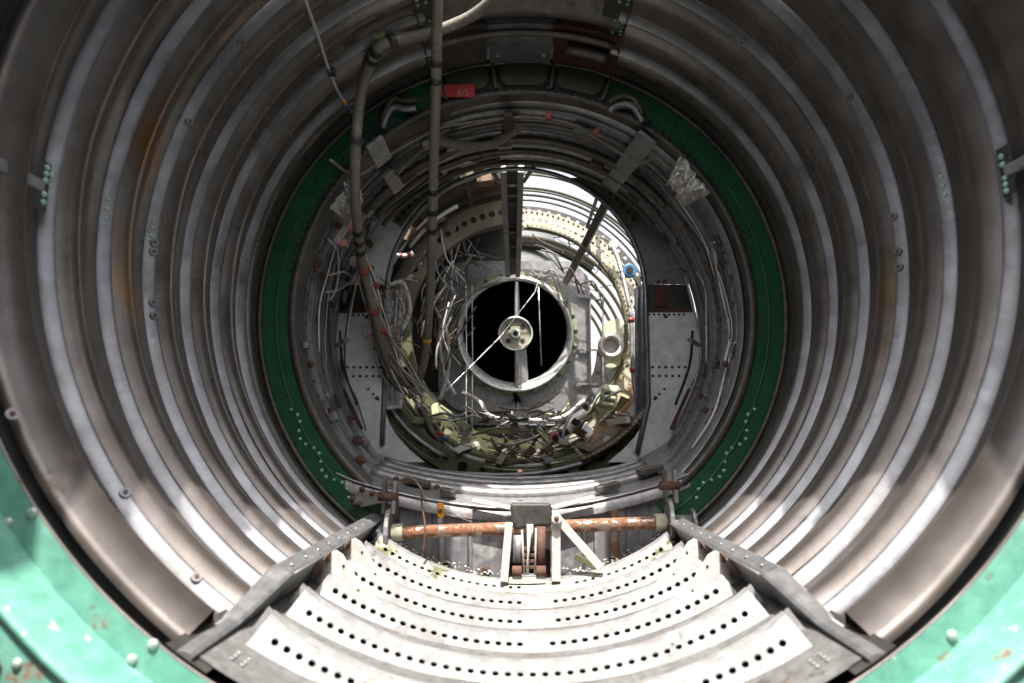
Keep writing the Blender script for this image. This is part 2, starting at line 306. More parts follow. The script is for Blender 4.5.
mb = MB(); mb.tube([cyl(a, .489, 1.155) for a in angs(-200, -161, 20)], .006, 8); mb.build('ceiling_pipe', 'dark_frame', barrel)

# ================================================================ 2. near mint-green end frame
ef = thing('end_frame', 'mint green painted end frame ring with round bolts at the open mouth', 'frame ring', (0, .55, -.55))
TE = 135.5
ringplate(.4985, .5235, .5600, .5640, -TE, TE, 120).build('web_ring', 'mint_primer', ef, bevel=.0008)
mb = MB(); mb.grid(revolve([(.5598, .5215), (.530, .5222), (.506, .5225), (.503, .5265), (.510, .5275), (.5598, .5255)], -TE, TE, 120)); mb.build('flange_ring', 'mint_primer', ef)
ringplate(.527, .640, .508, .512, -TE, TE, 120).build('outer_web', 'mint_primer', ef)
mb = MB(); mb.tube([cyl(a, .4985, .5620) for a in angs(-TE, TE, 140)], .0018, 6); mb.build('edge_bead', 'heat_tinted_metal', ef)
bm_ = MB(); bm_.dome((0, 0, 0), (0, -1, 0), .0048, .0030, 14); bo = bm_.build('bolt', 'bolt_head', ef); bolt_me = bo.data
pl = []
for (px, py) in ((32, 513), (8, 523), (153, 645), (132, 660), (952, 636), (977, 645)): pl.append(Matrix.Translation(at(px, py, .5600)))
for a in range(60, 139, 13): pl += [Matrix.Translation(cyl(a, .511, .56)), Matrix.Translation(cyl(-a, .511, .56))]
bo.matrix_basis = pl[0]; copies('bolt', bolt_me, pl[1:], ef)
mb = MB()
for a in angs(-TE, TE, 90): mb.dome(cyl(a, .534 + .004 * (int(a * 7) % 3), .508), (0, -1, 0), .0042, .003, 8)
mb.build('rim_rivets', 'bolt_head', ef, kind='stuff')
mb = MB()
for a in angs(-48, 48, 22): q = cyl(a, .552 + .012 * random.random(), .507); mb.dome(q, (0, -1, 0), .012 + .008 * random.random(), .004, 10)
mb.build('rust_scale', 'rust', ef, kind='stuff')
# black ring painting the shade in the gap between frame and first panel
ringplate(.515, .523, .5655, .5935, -TE, TE, 90).build('gap_shade_ring', 'black_and_shade', ef)

# ================================================================ 3. far green ring frame
gr = thing('green_ring_frame', 'dark green painted ring frame with rivets closing the far end of the ribs', 'frame ring', (0, 1.27, -.5))
for a0, a1 in ((-180, -34), (34, 180)):
    ringplate(.436, .5085, 1.270, 1.274, a0, a1, 90).build('ring_web', 'green_primer', gr)
mb = MB(); mb.tube([cyl(a, .4955, 1.266) for a in angs(35, 325, 120)], .0042, 8); mb.build('outer_bead', 'dark_frame', gr)
mb = MB(); mb.grid(revolve([(1.2695, .4300), (1.2665, .4340), (1.2690, .4440), (1.2720, .4440)], 38, 322, 120)); mb.grid(revolve([(1.2695, .4300), (1.33, .4300)], 38, 322, 120)); mb.build('inner_flange', 'dark_frame', gr)
mb = MB(); mh = MB()
for a in angs(40, 320, 150):
    mb.dome(cyl(a, .489, 1.2695), (0, -1, 0), .0019, .0016, 6)
for a in angs(100, 260, 74):
    mh.cylin(cyl(a, .4385, 1.2685), (0, 1, 0), .0034, .004, 8); mh.cylin(cyl(a + .6, .4480, 1.2698), (0, 1, 0), .003, .002, 8)
    if random.random() < .5: mh.cylin(cyl(a + random.uniform(-1, 1), random.uniform(.455, .478), 1.2698), (0, 1, 0), .0028, .002, 8)
MB().tube([cyl(a, .466, 1.2705) for a in angs(36, 324, 120)], .0022, 6).build('web_bead', 'green_primer', gr)
mb.build('rivet_circle', 'green_primer', gr, kind='stuff'); mh.build('bolt_holes', 'hole_dark', gr, kind='stuff')
mb = MB()
for a in angs(42, 66, 14):
    for s in (-1, 1): mb.dome(cyl(s * a, .470 + .008 * sin(a * 3), 1.2700), (0, -1, 0), .0035, .002, 8)
mb.build('chalk_blisters', 'rivet_green', gr, kind='stuff')
# recessed pockets at the crown: dark gaps with padded panels
def rtrap(a0, a1, r0, r1, y, ins):
    return [cyl(a0 + ins, r0, y), cyl((a0 + a1) / 2, r0, y), cyl(a1 - ins, r0, y), cyl(a1, r0 + .012, y), cyl(a1, r1 - .008, y), cyl(a1 - ins, r1, y), cyl((a0 + a1) / 2, r1, y), cyl(a0 + ins, r1, y), cyl(a0, r1 - .008, y), cyl(a0, r0 + .012, y)]
for a0, a1 in ((-200, -188.5), (-186.5, -174.6), (-172, -161.5)):
    MB().prism(rtrap(a0 - .7, a1 + .7, .4425, .4985, 1.2685, 1.6), (0, .0015, 0)).build('pocket_gap', 'hole_dark', gr)
    MB().prism(rtrap(a0, a1, .447, .494, 1.2625, 1.6), (0, .006, 0)).build('pocket_panel', 'shaded_olive', gr, bevel=.003)
for a in (-187.5, -173.4, -201, -160.5):
    MB().bar(cyl(a, .442, 1.262), cyl(a, .50, 1.262), .006, .008).build('pocket_web', 'dark_frame', gr, bevel=.001)
pc = thing('placard', 'small red placard with faint lettering on the green ring frame', 'placard', at(458, 90, 1.26))
MB().prism([at(441, 84.5, 1.2600), at(474, 84.5, 1.2600), at(475, 97, 1.2600), at(441, 97, 1.2600)], (0, .0015, 0)).build('plate', 'red_paint', pc)
fc = bpy.data.curves.new('letters', 'FONT'); fc.body = 'E/S'; fc.size = .019; fc.align_x = 'CENTER'; fo = bpy.data.objects.new('tmp', fc); COL.objects.link(fo)
bpy.context.view_layer.update(); me = bpy.data.meshes.new_from_object(fo.evaluated_get(bpy.context.evaluated_depsgraph_get())); bpy.data.objects.remove(fo)
me.transform(Matrix.Translation(at(463, 95.5, 1.2590)) @ Matrix.Rotation(rad(90), 4, 'X')); me.materials.clear(); me.materials.append(MATS['placard_letters'])
lo = bpy.data.objects.new('lettering', me); COL.objects.link(lo); setparent(lo, pc)
for nm, px, py, side in (('left', 399, 107, 'beside the upright hose'), ('right', 626, 104, 'beside the pocket panels')):
    f_ = thing('cable_fairlead', 'curved grey cable fairlead on the green ring frame ' + side, 'fairlead', at(px, py, 1.26)); s = 1 if px > 500 else -1
    for k, (dr, m) in enumerate(((0, 'dark_frame'), (8, 'grey_steel'))):
        MB().tube(spl([at(px - 17, py + s * -4 + dr + (3 if s > 0 else 9), 1.255), at(px - 7, py - 7 + dr, 1.253), at(px + 6, py - 6 + dr, 1.253), at(px + 17, py + s * 4 + dr + (9 if s > 0 else 0) - 3, 1.255)]), .006, 8).build('arched_rail', m, f_)
    MB().tube([at(px - 13, py + 3, 1.258), at(px + 14, py + 3, 1.258)], .004, 8).build('roller', 'rust', f_)

# ================================================================ 4. white floor with perforated ribs
fl = thing('floor_panel', 'white painted floor panel with curved ribs and rows of round holes', 'floor panel', (0, .95, -.5))
HD = [.648, .751, .856, .957, 1.063, 1.168]
RB = .4935
def holed(mbx, A, y0, r0, y1, r1_, n, rad_h, skip):       # strip between two profile points with round holes
    r1 = r1_; L = math.hypot(y1 - y0, r1 - r0); da = (A[1] - A[0]) / n
    for c in range(n):
        a0 = A[0] + c * da; am = a0 + da / 2
        def P(ua, v): return cyl(am + ua, r0 + ((RB - .0135 * (1.0 + .55 * (abs(am + ua) / 30) ** 3)) - r0) * v, y0 + (y1 - y0) * v)
        wd = rad(da) * r0 / 2
        if skip(am, c):
            mbx.add([P(-da / 2, 0), P(da / 2, 0), P(da / 2, 1), P(-da / 2, 1)], [(0, 1, 2, 3)]); continue
        out, inn = [], []
        for k in range(16):
            t = 2 * pi * (k + .5) / 16; cx, sy = cos(t), sin(t); m_ = max(abs(cx), abs(sy))
            out.append(P(cx / m_ * da / 2, .5 + sy / m_ / 2)); inn.append(P(cx * rad_h / wd * da / 2, .5 + sy * rad_h / L))
        inn2 = [p + Vector((p.x, 0, p.z)).normalized() * .0012 for p in inn]
        fs = [(k, (k + 1) % 16, 16 + (k + 1) % 16, 16 + k) for k in range(16)] + [(16 + k, 16 + (k + 1) % 16, 32 + (k + 1) % 16, 32 + k) for k in range(16)]
        # corners: the square's corners sit between samples, fill with triangles
        for (qx, qy, k) in ((1, 1, 1), (-1, 1, 5), (-1, -1, 9), (1, -1, 13)):
            out_i = len(out)
        mbx.add(out + inn + inn2, fs)
        for (qx, qy, k) in ((1, 1, 1), (-1, 1, 5), (-1, -1, 9), (1, -1, 13)):
            mbx.add([P(qx * da / 2, .5 + qy / 2), out[k], out[(k + 1) % 16]], [(0, 1, 2)])
for i, d in enumerate(HD):
    am = 30.5
    last = i == len(HD) - 1
    mb = MB(); n = 40 if i < 4 else 38
    gone = random.Random(i)
    holed(mb, (-am, am), d - .014, RB - .001, d + .012, RB - .0135, n, .0035 if i < 2 else .0038, lambda a, c: abs(abs(a) - 29.5) < 1.2 or (i in (2, 3, 4, 5) and 0 < a < (2.6, 5, 5.5, 9)[i - 2]))
    mb.build('perforated_web', 'white_floor_paint' if not last else 'mossy_floor_paint', fl)
    wv = lambda p: p
    def rh(a): return 1.0 + .55 * (abs(a) / 30) ** 3
    CR = [(.012, .0135), (.0165, .0155), (.0215, .0160), (.0255, .0145), (.0275, .0110), (.0285, .0040), (.032, .0015)]
    mb = MB(); mb.grid([[cyl(a, RB - h * rh(a) + .0008 * noise.noise(Vector((a * .3, i, q * 90))), d + q) for a in angs(-am, am, 70)] for q, h in CR]); mb.build('rib_crest', 'white_floor_paint', fl)
    y1 = (HD[i + 1] if not last else d + .075 + .014) - .0145
    mb = MB(); mb.grid(revolve([(d + .032, RB - .0015), (d + .045, RB - .0006), (y1 - .012, RB - .0004), (y1, RB - .001)], -am - 1.2, am + 1.2, 60, wob=.0012, seed=i + 9)); mb.build('floor_sheet', 'dirty_shaded_floor' if not last else 'mossy_floor_paint', fl)
    for s in (-1, 1):                                     # raised pointed rib ends at the longerons
        if i in (2, 3): continue
        mb = MB(); tip = cyl(s * 31.2, RB - .0265, d + .016)
        mb.prism([cyl(s * 26.5, RB - .0185, d + .0135), tip, cyl(s * 31.4, RB - .004, d + .012)], (0, .002, 0)); mb.add([cyl(s * 26.5, RB - .0185, d + .0135), tip, cyl(s * 30.8, RB - .004, d + .034), cyl(s * 26.5, RB - .0155, d + .0225)], [(0, 1, 2, 3)]); mb.build('rib_end', 'white_floor_paint', fl)
mb = MB(); mb.grid(revolve([(.576, RB + .001), (HD[0] - .0145, RB - .001)], -31, 31, 50)); mb.build('floor_sheet', 'dirty_shaded_floor', fl)
for s in (-1, 1):
    mb = MB(); mb.grid(revolve([(.578, RB + .0016), (1.235, RB + .0016)], s * 29.6, s * 32.5, 4)); mb.build('edge_strip', 'dirty_shaded_floor', fl)
mb = MB()
for s in (-1, 1):
    y = .60
    while y < 1.22:
        for q in (29.0, 30.2):
            if not any(abs(y - d) < .03 for d in HD): mb.dome(cyl(s * q, RB - .0008, y), -cyl(s * q, 1, 0), .0022, .0013, 6)
        y += .0075
mb.build('spot_welds', 'white_floor_paint', fl, kind='stuff')
for s in (-1, 1):
    for i in (2, 3):
        d = HD[i] + .013
        mb = MB(); mb.prism([cyl(s * 20.5, RB - .0135, d), cyl(s * 26.5, RB - .031, d), cyl(s * 30.2, RB - .047, d), cyl(s * 31.6, RB - .047, d), cyl(s * 32.3, RB - .038, d), cyl(s * 32.3, RB - .002, d), cyl(s * 24, RB - .006, d)], (0, .0025, 0))
        gs = mb.build('gusset', 'white_paint', fl, bevel=.0006)
        MB().box(cyl(s * 32.1, RB - .027, d - .007), .0025, .014, .032, Matrix.Rotation(rad(-s * 32), 3, 'Y')).build('bolt_flange', 'rusty_tube', gs)
        for k in (.018, .034): MB().dome(cyl(s * 31.8, RB - k, d - .007), (-s, 0, .6), .0042, .004, 8).build('bolt', 'rust', gs)
        for a, r in ((29.2, .036), (25.5, .019)): MB().cylin(cyl(s * a, RB - r, d - .0002), (0, 1, 0), .0017, .001, 10).build('pin_hole', 'hole_dark', gs)

# ================================================================ 5. longerons
for s, nm in ((-1, 'left'), (1, 'right')):
    lg = thing('longeron', 'grey steel longeron beam along the floor on the side of the ' + ('pale corner bracket' if s < 0 else 'diagonal white brace'), 'beam', (s * .28, .9, -.4), 'longerons beside the white floor')
    st = [(.568, .006, .012), (.655, .009, .013), (.668, .013, .015), (.745, .039, .021), (1.245, .041, .021)]
    rows = []
    for (y, h, wd) in st:
        a0, a1 = 32.6, 32.6 + math.degrees(wd / .47)
        rows.append([cyl(s * a0, .4985, y), cyl(s * a0, .4985 - h, y), cyl(s * (a0 + .5), .4985 - h - .0012, y), cyl(s * a1, .4985 - h + .002, y), cyl(s * (a1 + .4), .4985 - h + .006, y), cyl(s * (a1 + .4), .5000, y)])
    mb = MB(); mb.grid(rows, False); k = len(mb.v); mb.f += [tuple(range(6)), tuple(range(k - 6, k))]; mb.sm += [False] * 2
    mb.build('channel', 'longeron_grey', lg, bevel=.0008)
    mb = MB(); mb.grid(revolve([(.566, .4965), (1.255, .4965)], s * 30.8, s * 35.4, 4)); mb.build('base_flange', 'dark_steel', lg)
    MB().tube([cyl(s * 32.5, .4985 - .0405, y) for y in angs(.75, 1.243, 6)], .0016, 6).build('folded_lip', 'bare_strip_metal', lg)
    for y in angs(.77, 1.22, 9): MB().dome(cyl(s * 33.9, .4985 - .0405, y), -cyl(s * 33.9, 1, 0), .0024, .0016, 8).build('rivet', 'grey_steel', lg)

# ================================================================ 6. back plate and sill under the doorway
sill_f = spl([at(288, 425, 1.285), at(315, 455, 1.28), at(345, 478, 1.27), at(400, 494, 1.262), at(460, 505, 1.26), at(515, 509, 1.26), at(575, 505, 1.26), at(640, 491, 1.262), at(690, 474, 1.27), at(722, 450, 1.28), at(744, 420, 1.285)], 6)
sill_b = spl([at(338, 400, 1.60), at(352, 430, 1.60), at(376, 452, 1.60), at(415, 466, 1.60), at(465, 474, 1.60), at(515, 477, 1.60), at(570, 474, 1.60), at(618, 466, 1.60), at(655, 450, 1.60), at(680, 430, 1.60), at(695, 400, 1.60)], 6)
sill = thing('door_sill', 'worn grey curved sill with long beads below the inner doorway', 'sill', at(515, 500, 1.4))
def lp(t, dz=0): return [a.lerp(b, t) + Vector((0, 0, dz)) for a, b in zip(sill_f, sill_b)]
mb = MB(); mb.grid([[p + Vector((0, 0, -.022)) for p in lp(0)], lp(0), lp(.04, .002), lp(.18), lp(.35), lp(.5, -.004), lp(.6, 0), lp(.8, 0), lp(1.0, 0)]); mb.build('sill_sheet', 'sill_metal', sill)
for t, r in ((.33, .011), (.50, .008), (.68, .008), (.86, .006)):
    q = lp(t, .004)[14:46]; MB().tube(q, r, 10).build('bead', 'sill_metal', sill)
q = lp(0, .001); MB().tube(q[8:52], .0028, 6).build('edge_rail', 'bare_strip_metal', sill)
for (px, py, y, wd) in ((418, 482, 1.36, .05), (448, 492, 1.30, .028), (607, 487, 1.31, .045), (650, 470, 1.36, .05)):
    MB().box(at(px, py, y), wd, .035, .012, Matrix.Rotation(rad(14 if px < 500 else -14), 3, 'Y')).build('clip_plate', 'dark_frame', sill, bevel=.002)
for (px, py) in ((396, 479), (406, 482), (392, 486), (437, 487), (520, 472)): MB().dome(at(px, py, 1.31), (0, -.4, 1), .006, .005, 8).build('bolt', 'rust', sill)
for x0, y0, x1, y1 in ((472, 500, 511, 508), (552, 508, 594, 497)): MB().bar(at(x0, y0, 1.245), at(x1, y1, 1.245), .007, .012).build('bright_trim', 'white_paint', sill, bevel=.001)
bp = thing('back_plate', 'stained grey upright plate with stiffeners behind the rusty bar', 'panel', at(530, 580, 1.27))
xs = [366, 398, 432, 468, 508, 556, 594, 626, 655, 682]
def topy(x): return 508 - ((x - 517) / 172) ** 2 * 32 + 3
for a, b in zip(xs[:-1], xs[1:]):
    off = random.uniform(0, .004)
    MB().prism([at(a + .5, topy(a), 1.272 + off), at(b - .5, topy(b), 1.272 + off), at(b - .5, 596, 1.272 + off), at(a + .5, 596, 1.272 + off)], (0, .003, 0)).build('plate', 'stained_plate', bp)
for x, wd, m in ((442, .009, 'sill_metal'), (471, .004, 'grey_steel'), (614, .012, 'rusty_tube'), (584, .005, 'dark_frame'), (398, .005, 'dark_frame')):
    MB().bar(at(x, topy(x) + 3, 1.266), at(x, 590, 1.266), wd, .010).build('stiffener', m, bp, bevel=.001)
MB().tube(spl([at(449, 512, 1.262), at(465, 520, 1.262), at(484, 525, 1.262), at(505, 524, 1.262)]), .0022, 6).build('cable', 'dark_steel', bp)
for x, y in ((482, 514), (573, 515), (445, 562), (486, 569)): MB().dome(at(x, y, 1.268), (0, -1, 0), .007, .005, 8).build('bolt', 'rust', bp)
# debris and moss where plate and floor meet
mb = MB()
for k in range(800):
    px = random.uniform(385, 668); u = random.random(); p = at(px, 560, 1.205 + .062 * u)
    p.z = -math.sqrt(max(0, .492 ** 2 - p.x ** 2)) + .022 * u * u * (.5 + noise.noise(Vector((px * .03, 0, 2)))) + random.uniform(-.003, .003)
    r = random.uniform(.0008, .0036); mb.dome(p, (random.uniform(-.5, .5), random.uniform(-.8, .2), 1), r, r * .6, 6)
solo(mb.build('debris', 'mossy_floor_paint'), 'pale mossy crumbs of debris along the foot of the back plate', 'debris', kind='stuff')

# ================================================================ 7. rusty torque bar and its levers
tb = thing('torque_bar', 'rusty orange cross bar with end collars in front of the back plate', 'bar', at(530, 528, 1.2))
L, Rr = at(386, 533, 1.2), at(672, 522, 1.2)
tpts = [L.lerp(Rr, t) for t in angs(0, 1, 24)]
MB().tube(tpts, .0108, 20).build('tube', 'rusty_tube', tb)
ax = (Rr - L).normalized()
for q, s in ((L, 1), (Rr, -1)):
    MB().cylin(q + ax * s * .020, ax, .0150, .020, 18).build('collar', 'hub_paint', tb, bevel=.002)
    d_ = q + ax * s * .004
    lev = MB(); lev.prism([d_ + Vector((-.004, 0, 0)) + Vector((0, cos(t) * .030, sin(t) * (.040 if sin(t) > 0 else .036))) for t in [2 * pi * k / 18 for k in range(18)]], (.008, 0, 0)); lev.build('lever_plate', 'sill_metal', tb, bevel=.0015)
    MB().cylin(q - ax * s * .018, ax, .012, .036, 14).build('stub_shaft', 'grey_steel', tb)
    MB().cylin(q - ax * s * .036, ax, .021, .006, 16).build('end_washer', 'sill_metal', tb, bevel=.001)
    for k in (-.007, .010):
        MB().bar(q + Vector((k, .01, .030)), q + Vector((k * 1.1, .02, .086)), .007, .014, (0, 1, 0)).build('link', 'dark_frame' if k < 0 else 'sill_metal', tb, bevel=.001)
    MB().cylin(q + Vector((0, .012, .060)), (1, 0, 0), .008, .034, 12).build('link_pin', 'rust', tb)
cb = thing('corner_bracket', 'small pale rust-spotted bracket with dark bolts at a longeron end on the green ring', 'bracket', at(358, 495, 1.255))
MB().prism([at(350, 502, 1.25), at(361, 487, 1.25), at(388, 493, 1.25), at(384, 503, 1.25), at(360, 508, 1.25)], (0, .012, 0)).build('plate', 'sill_metal', cb, bevel=.002)
for x, y in ((362, 489), (372, 493), (352, 499), (358, 504)): MB().dome(at(x, y, 1.249), (0, -1, 0), .0052, .006, 8).build('bolt', 'rust', cb)
oc = thing('orange_clip', 'small orange clip with a dark eyelet above the rusty bar', 'clip', at(440, 515, 1.25))
MB().prism([at(437, 503, 1.25), at(443, 503, 1.25), at(444, 507, 1.25), at(444, 516, 1.25), at(441, 519, 1.25), at(437, 516, 1.25), at(437, 508, 1.25)], (0, .006, 0)).build('clip_body', 'orange_paint', oc, bevel=.001)
MB().cylin(at(440.3, 511, 1.2495), (0, 1, 0), .0042, .003, 12).build('eyelet', 'rust', oc)
MB().bar(at(440, 518, 1.252), at(440, 525, 1.252), .008, .006).build('tail_tab', 'sill_metal', oc)

# ================================================================ 8. centre actuator with posts
ac = thing('centre_actuator', 'dark hooded centre mechanism with pale posts and thin rods at the floor end', 'mechanism', at(530, 582, 1.2))
MB().prism([at(511, 503, 1.185), at(550, 503, 1.185), at(552, 508, 1.185), at(552, 524, 1.185), at(549, 526, 1.185), at(532, 526, 1.185), at(515, 530, 1.185), at(512, 522, 1.185), at(510, 508, 1.185)], (0, .012, 0)).build('hood', 'dark_steel', ac, bevel=.004)
for p, q, wd, h, m in (((509, 523), (504, 581), .013, .016, 'white_paint'), ((556, 521), (556, 581), .0145, .014, 'white_paint')):
    MB().bar(at(*p, 1.172), at(*q, 1.172), wd, h).build('post', m, ac, bevel=.001)
for k in range(1):
    MB().bar(at(558, 519, 1.163), at(601, 568, 1.163), .0135, .006).build('brace', 'white_paint', ac, bevel=.001)
    MB().cylin(at(556.5, 518.5, 1.160), (0, 1, 0), .0085, .012, 16).build('brace_eye', 'white_paint', ac, bevel=.001)
    MB().dome(at(556.5, 518.5, 1.154), (0, -1, 0), .0042, .004, 10).build('brace_bolt', 'rust', ac)
MB().bar(at(575, 556, 1.20), at(599, 568, 1.19), .010, .010).build('olive_bar', 'olive_primer', ac, bevel=.001)  # olive bar below the brace
for x, y0, y1, wd, m in ((518, 535, 562, .009, 'grey_steel'), (541, 526, 572, .008, 'rust')):
    MB().tube([at(x, y0, 1.19), at(x, y1, 1.19)], wd, 12).build('cylinder', m, ac)
for x, y0, x1, y1 in ((522, 530, 524, 574), (536, 528, 535, 574), (530, 533, 526, 580), (528, 530, 528, 578)):
    MB().tube([at(x, y0, 1.18), at(x1, y1, 1.18)], .0018, 6).build('rod', 'wire_grey', ac)
MB().cylin(at(530, 531, 1.185), (0, 0, 1), .006, .022, 12).build('piston', 'bright_wire', ac)
for y in (549, 555, 561, 567): MB().box(at(529.5, y, 1.195), .024, .008, .006).build('rung', 'rust' if y % 2 else 'sill_metal', ac, bevel=.001)
for x in (517, 541): MB().cylin(at(x, 571, 1.175), (1, 0, 0), .0085, .016, 12).build('foot_pivot', 'rust', ac); MB().box(at(x, 577, 1.18), .012, .016, .018).build('foot_block', 'sill_metal', ac, bevel=.001)
MB().box(at(529, 578, 1.185), .040, .016, .012).build('foot_block', 'sill_metal', ac, bevel=.001)
MB().box(at(529, 545, 1.235), .075, .006, .10).build('backing', 'hole_dark', ac)
mb = MB(); mb.grid(revolve([(1.172, RB - .0205), (1.180, RB - .0205)], -4.5, 4.5, 10)); mb.grid(revolve([(1.170, RB - .012), (1.172, RB - .0205)], -4.5, 4.5, 10)); mb.build('foot_plate', 'mossy_floor_paint', ac)

# ================================================================ 9. inner barrel between green ring and doorway bulkhead
ib = thing('inner_barrel', 'dark narrower barrel with close frames between the green ring and the doorway', 'fuselage', (0, 1.45, -.43))
prof = []
for k in range(7):
    y = 1.295 + k * .046
    prof += [(y, .434), (y + .005, .4275), (y + .018, .4270), (y + .022, .436), (y + .045, .437)]
for j in range(7):
    pr = prof[j * 5:(j + 1) * 5 + 1]
    MB().grid(revolve(pr, 41, 319, 116, wob=.001, seed=j)).build('barrel_band', 'longeron_grey' if j % 2 else 'grey_steel', ib)
mb = MB(); mb.grid(revolve([(1.28, .445), (1.66, .445)], -180, 180, 90)); mb.build('outer_sheet', 'outer_skin_paint', ib)
mb = MB()
for j in (1, 3, 5):
    for a in angs(60, 300, 60): mb.dome(cyl(a, .4268, 1.295 + j * .046 + .012), -cyl(a, 1, 0), .003, .0025, 6)
mb.build('band_rivets', 'dark_steel', ib, kind='stuff')
rn = random.Random(3)
for s in (-1, 1):
    for a, y in ((63, 1.36), (76, 1.33), (90, 1.40), (103, 1.34), (68, 1.45), (120, 1.42)):
        MB().cylin(cyl(s * a, .417, y), cyl(s * a, 1, 0), .0065, .008, 10).build('rust_boss', 'rust', ib)
    for a, y in ((84, 1.50), (108, 1.52)):
        q = cyl(s * a, .405, y); MB().bar(q, q + Vector((-s * .03, -.03, .01)), .006, .012).build('hook', 'grey_steel', ib)
# crown frames: red spacer, tubes, brackets
for y, r, m, rr in ((1.36, .412, 'dark_frame', .006), (1.42, .405, 'dark_frame', .009), (1.47, .400, 'dark_frame', .007), (1.53, .397, 'dark_frame', .006)):
    MB().tube([cyl(a, r, y) for a in angs(128, 232, 50)], rr, 10).build('crown_pipe', m, ib)
MB().prism([inside(q, w_, .400) for q, w_ in ((508, 112), (517, 112), (518, 126), (522, 130), (505, 130), (508, 126))], (0, 0, -.01)).build('spacer', 'maroon_paint', ib, bevel=.001)
MB().tube(spl([inside(q, w_, .392) for q, w_ in ((425, 146), (440, 141), (470, 146), (495, 144), (510, 135), (522, 128))]), .0105, 12).build('duct', 'hose_jacket', ib)
for k, (x0, y0, x1, y1, wd, m) in enumerate(((652, 137, 612, 188, .040, 'grey_steel'), (378, 141, 388, 162, .038, 'grey_steel'), (392, 172, 402, 190, .030, 'sill_metal'))):
    MB().bar(inside(x0, y0, .405), inside(x1, y1, .398), wd, .008, Vector((1, 0, 1)) * inside(x0, y0, .405)).build('strap_plate', m, ib, bevel=.002)
for (p, r, m) in (([(400, 175), (425, 150), (440, 142), (470, 142)], .004, 'hose_jacket'), ([(335, 160), (360, 176), (385, 160), (420, 140), (445, 128), (478, 122), (530, 117), (575, 124), (600, 138), (622, 152), (645, 163), (660, 158), (672, 168)], .0028, 'hose_jacket'), ([(440, 164), (460, 154), (470, 144), (480, 150)], .002, 'wire_grey'), ([(430, 205), (445, 180), (470, 168), (500, 160)], .003, 'dark_frame')):
    MB().tube(spl([inside(*q, .398) for q in p]), r, 6).build('cable', m, ib)
for x, y in ((428, 145), (470, 145), (553, 116), (600, 133)): MB().box(inside(x, y, .396), .010, .012, .014, Matrix.Rotation(rad(20), 3, 'Y')).build('cable_tie', 'red_tape', ib)
for i in range(14):
    a = rn.uniform(130, 230); y = rn.uniform(1.34, 1.56); q = cyl(a, .404, y)
    MB().box(q, rn.uniform(.02, .05), rn.uniform(.015, .03), rn.uniform(.006, .016), Matrix.Rotation(rad(180 - a), 3, 'Y')).build('clip_block', rn.choice(['dark_frame', 'grey_steel', 'dark_steel', 'olive_primer']), ib, bevel=.001)

# ================================================================ 10. doorway bulkhead
BD = 1.62
bh = thing('doorway_bulkhead', 'grey bulkhead plates with bolt holes around the arched inner doorway', 'bulkhead', (0, BD, -.35))
CZ, DR = .105, .312
def door_x(z): return math.sqrt(max(0, DR ** 2 - (z - CZ) ** 2)) if z > CZ else (DR if z > -.16 else DR - (z + .16) ** 2 * 5)
def out_x(z): return math.sqrt(max(0, .437 ** 2 - z * z))
for s in (-1, 1):
    for z0, z1, m in ((-.30, .055, 'grey_enamel'), (.055, .125, 'dark_steel'), (.125, .395, 'grey_enamel' if s < 0 else 'grey_steel')):
        yo = .006 if m == 'dark_steel' else 0
        rows = [[Vector((s * door_x(z), BD + yo, z)), Vector((s * max(door_x(z) + .002, out_x(z)), BD + yo, z))] for z in angs(z0, z1, 12)]
        mb = MB(); mb.grid(rows, False); mb.grid([[p + Vector((0, .004, 0)) for p in r] for r in rows], False); mb.build('bulkhead_plate', m, bh)
    mb = MB(); md = MB()
    for k in range(6):
        for q in (-.077, -.098): md.cylin(Vector((s * (.325 + k * .0155), BD - .0005, q)), (0, 1, 0), .0033, .002, 10)
    for k in range(8): md.cylin(Vector((s * (.32 + k * .012), BD - .0005, .050)), (0, 1, 0), .003, .002, 8)
    for k in range(4): md.cylin(Vector((s * (.315 + k * .012), BD - .0005, -.165 + k * .012)), (0, 1, 0), .0032, .002, 8)
    md.build('bolt_holes', 'hole_dark', bh, kind='stuff')
    for x, z in ((.36, .045), (.33, -.15), (.345, .13), (.36, .132)): mb = MB(); mb.dome((s * x, BD, z), (0, -1, 0), .005, .004, 8); mb.build('bolt', 'rust', bh)
    MB().bar(Vector((s * .318, BD + .002, .062)), Vector((s * .425, BD + .002, .060)), .010, .006).build('rust_strip', 'rust', bh)
    MB().bar(Vector((s * .35, BD + .001, .07)), Vector((s * .352, BD + .001, .12)), .03, .004).build('rust_patch', 'rust', bh)
    # rusty clamp low on the barrel
    MB().bar(Vector((s * .405, 1.59, -.13)), Vector((s * .36, 1.60, -.225)), .010, .008).build('clamp_bar', 'rust', bh, bevel=.002)
    MB().tube(spl([Vector((s * .405, 1.55, .0)), Vector((s * .395, 1.55, -.08)), Vector((s * .36, 1.55, -.17))]), .003, 6).build('seal_strip', 'black_and_shade', bh)
edge = [Vector((-DR - .002, BD - .004, -.26))] + [Vector((-DR, BD - .004, z)) for z in (-.16, -.05, .05)] + [Vector((-(DR) * cos(t), BD - .004, CZ + DR * sin(t))) for t in [pi * k / 30 for k in range(31)]] + [Vector((DR, BD - .004, z)) for z in (.05, -.05, -.16)] + [Vector((DR - .03, BD - .004, -.28))]
MB().tube(edge, .0062, 8).build('door_edge', 'bare_strip_metal', bh)
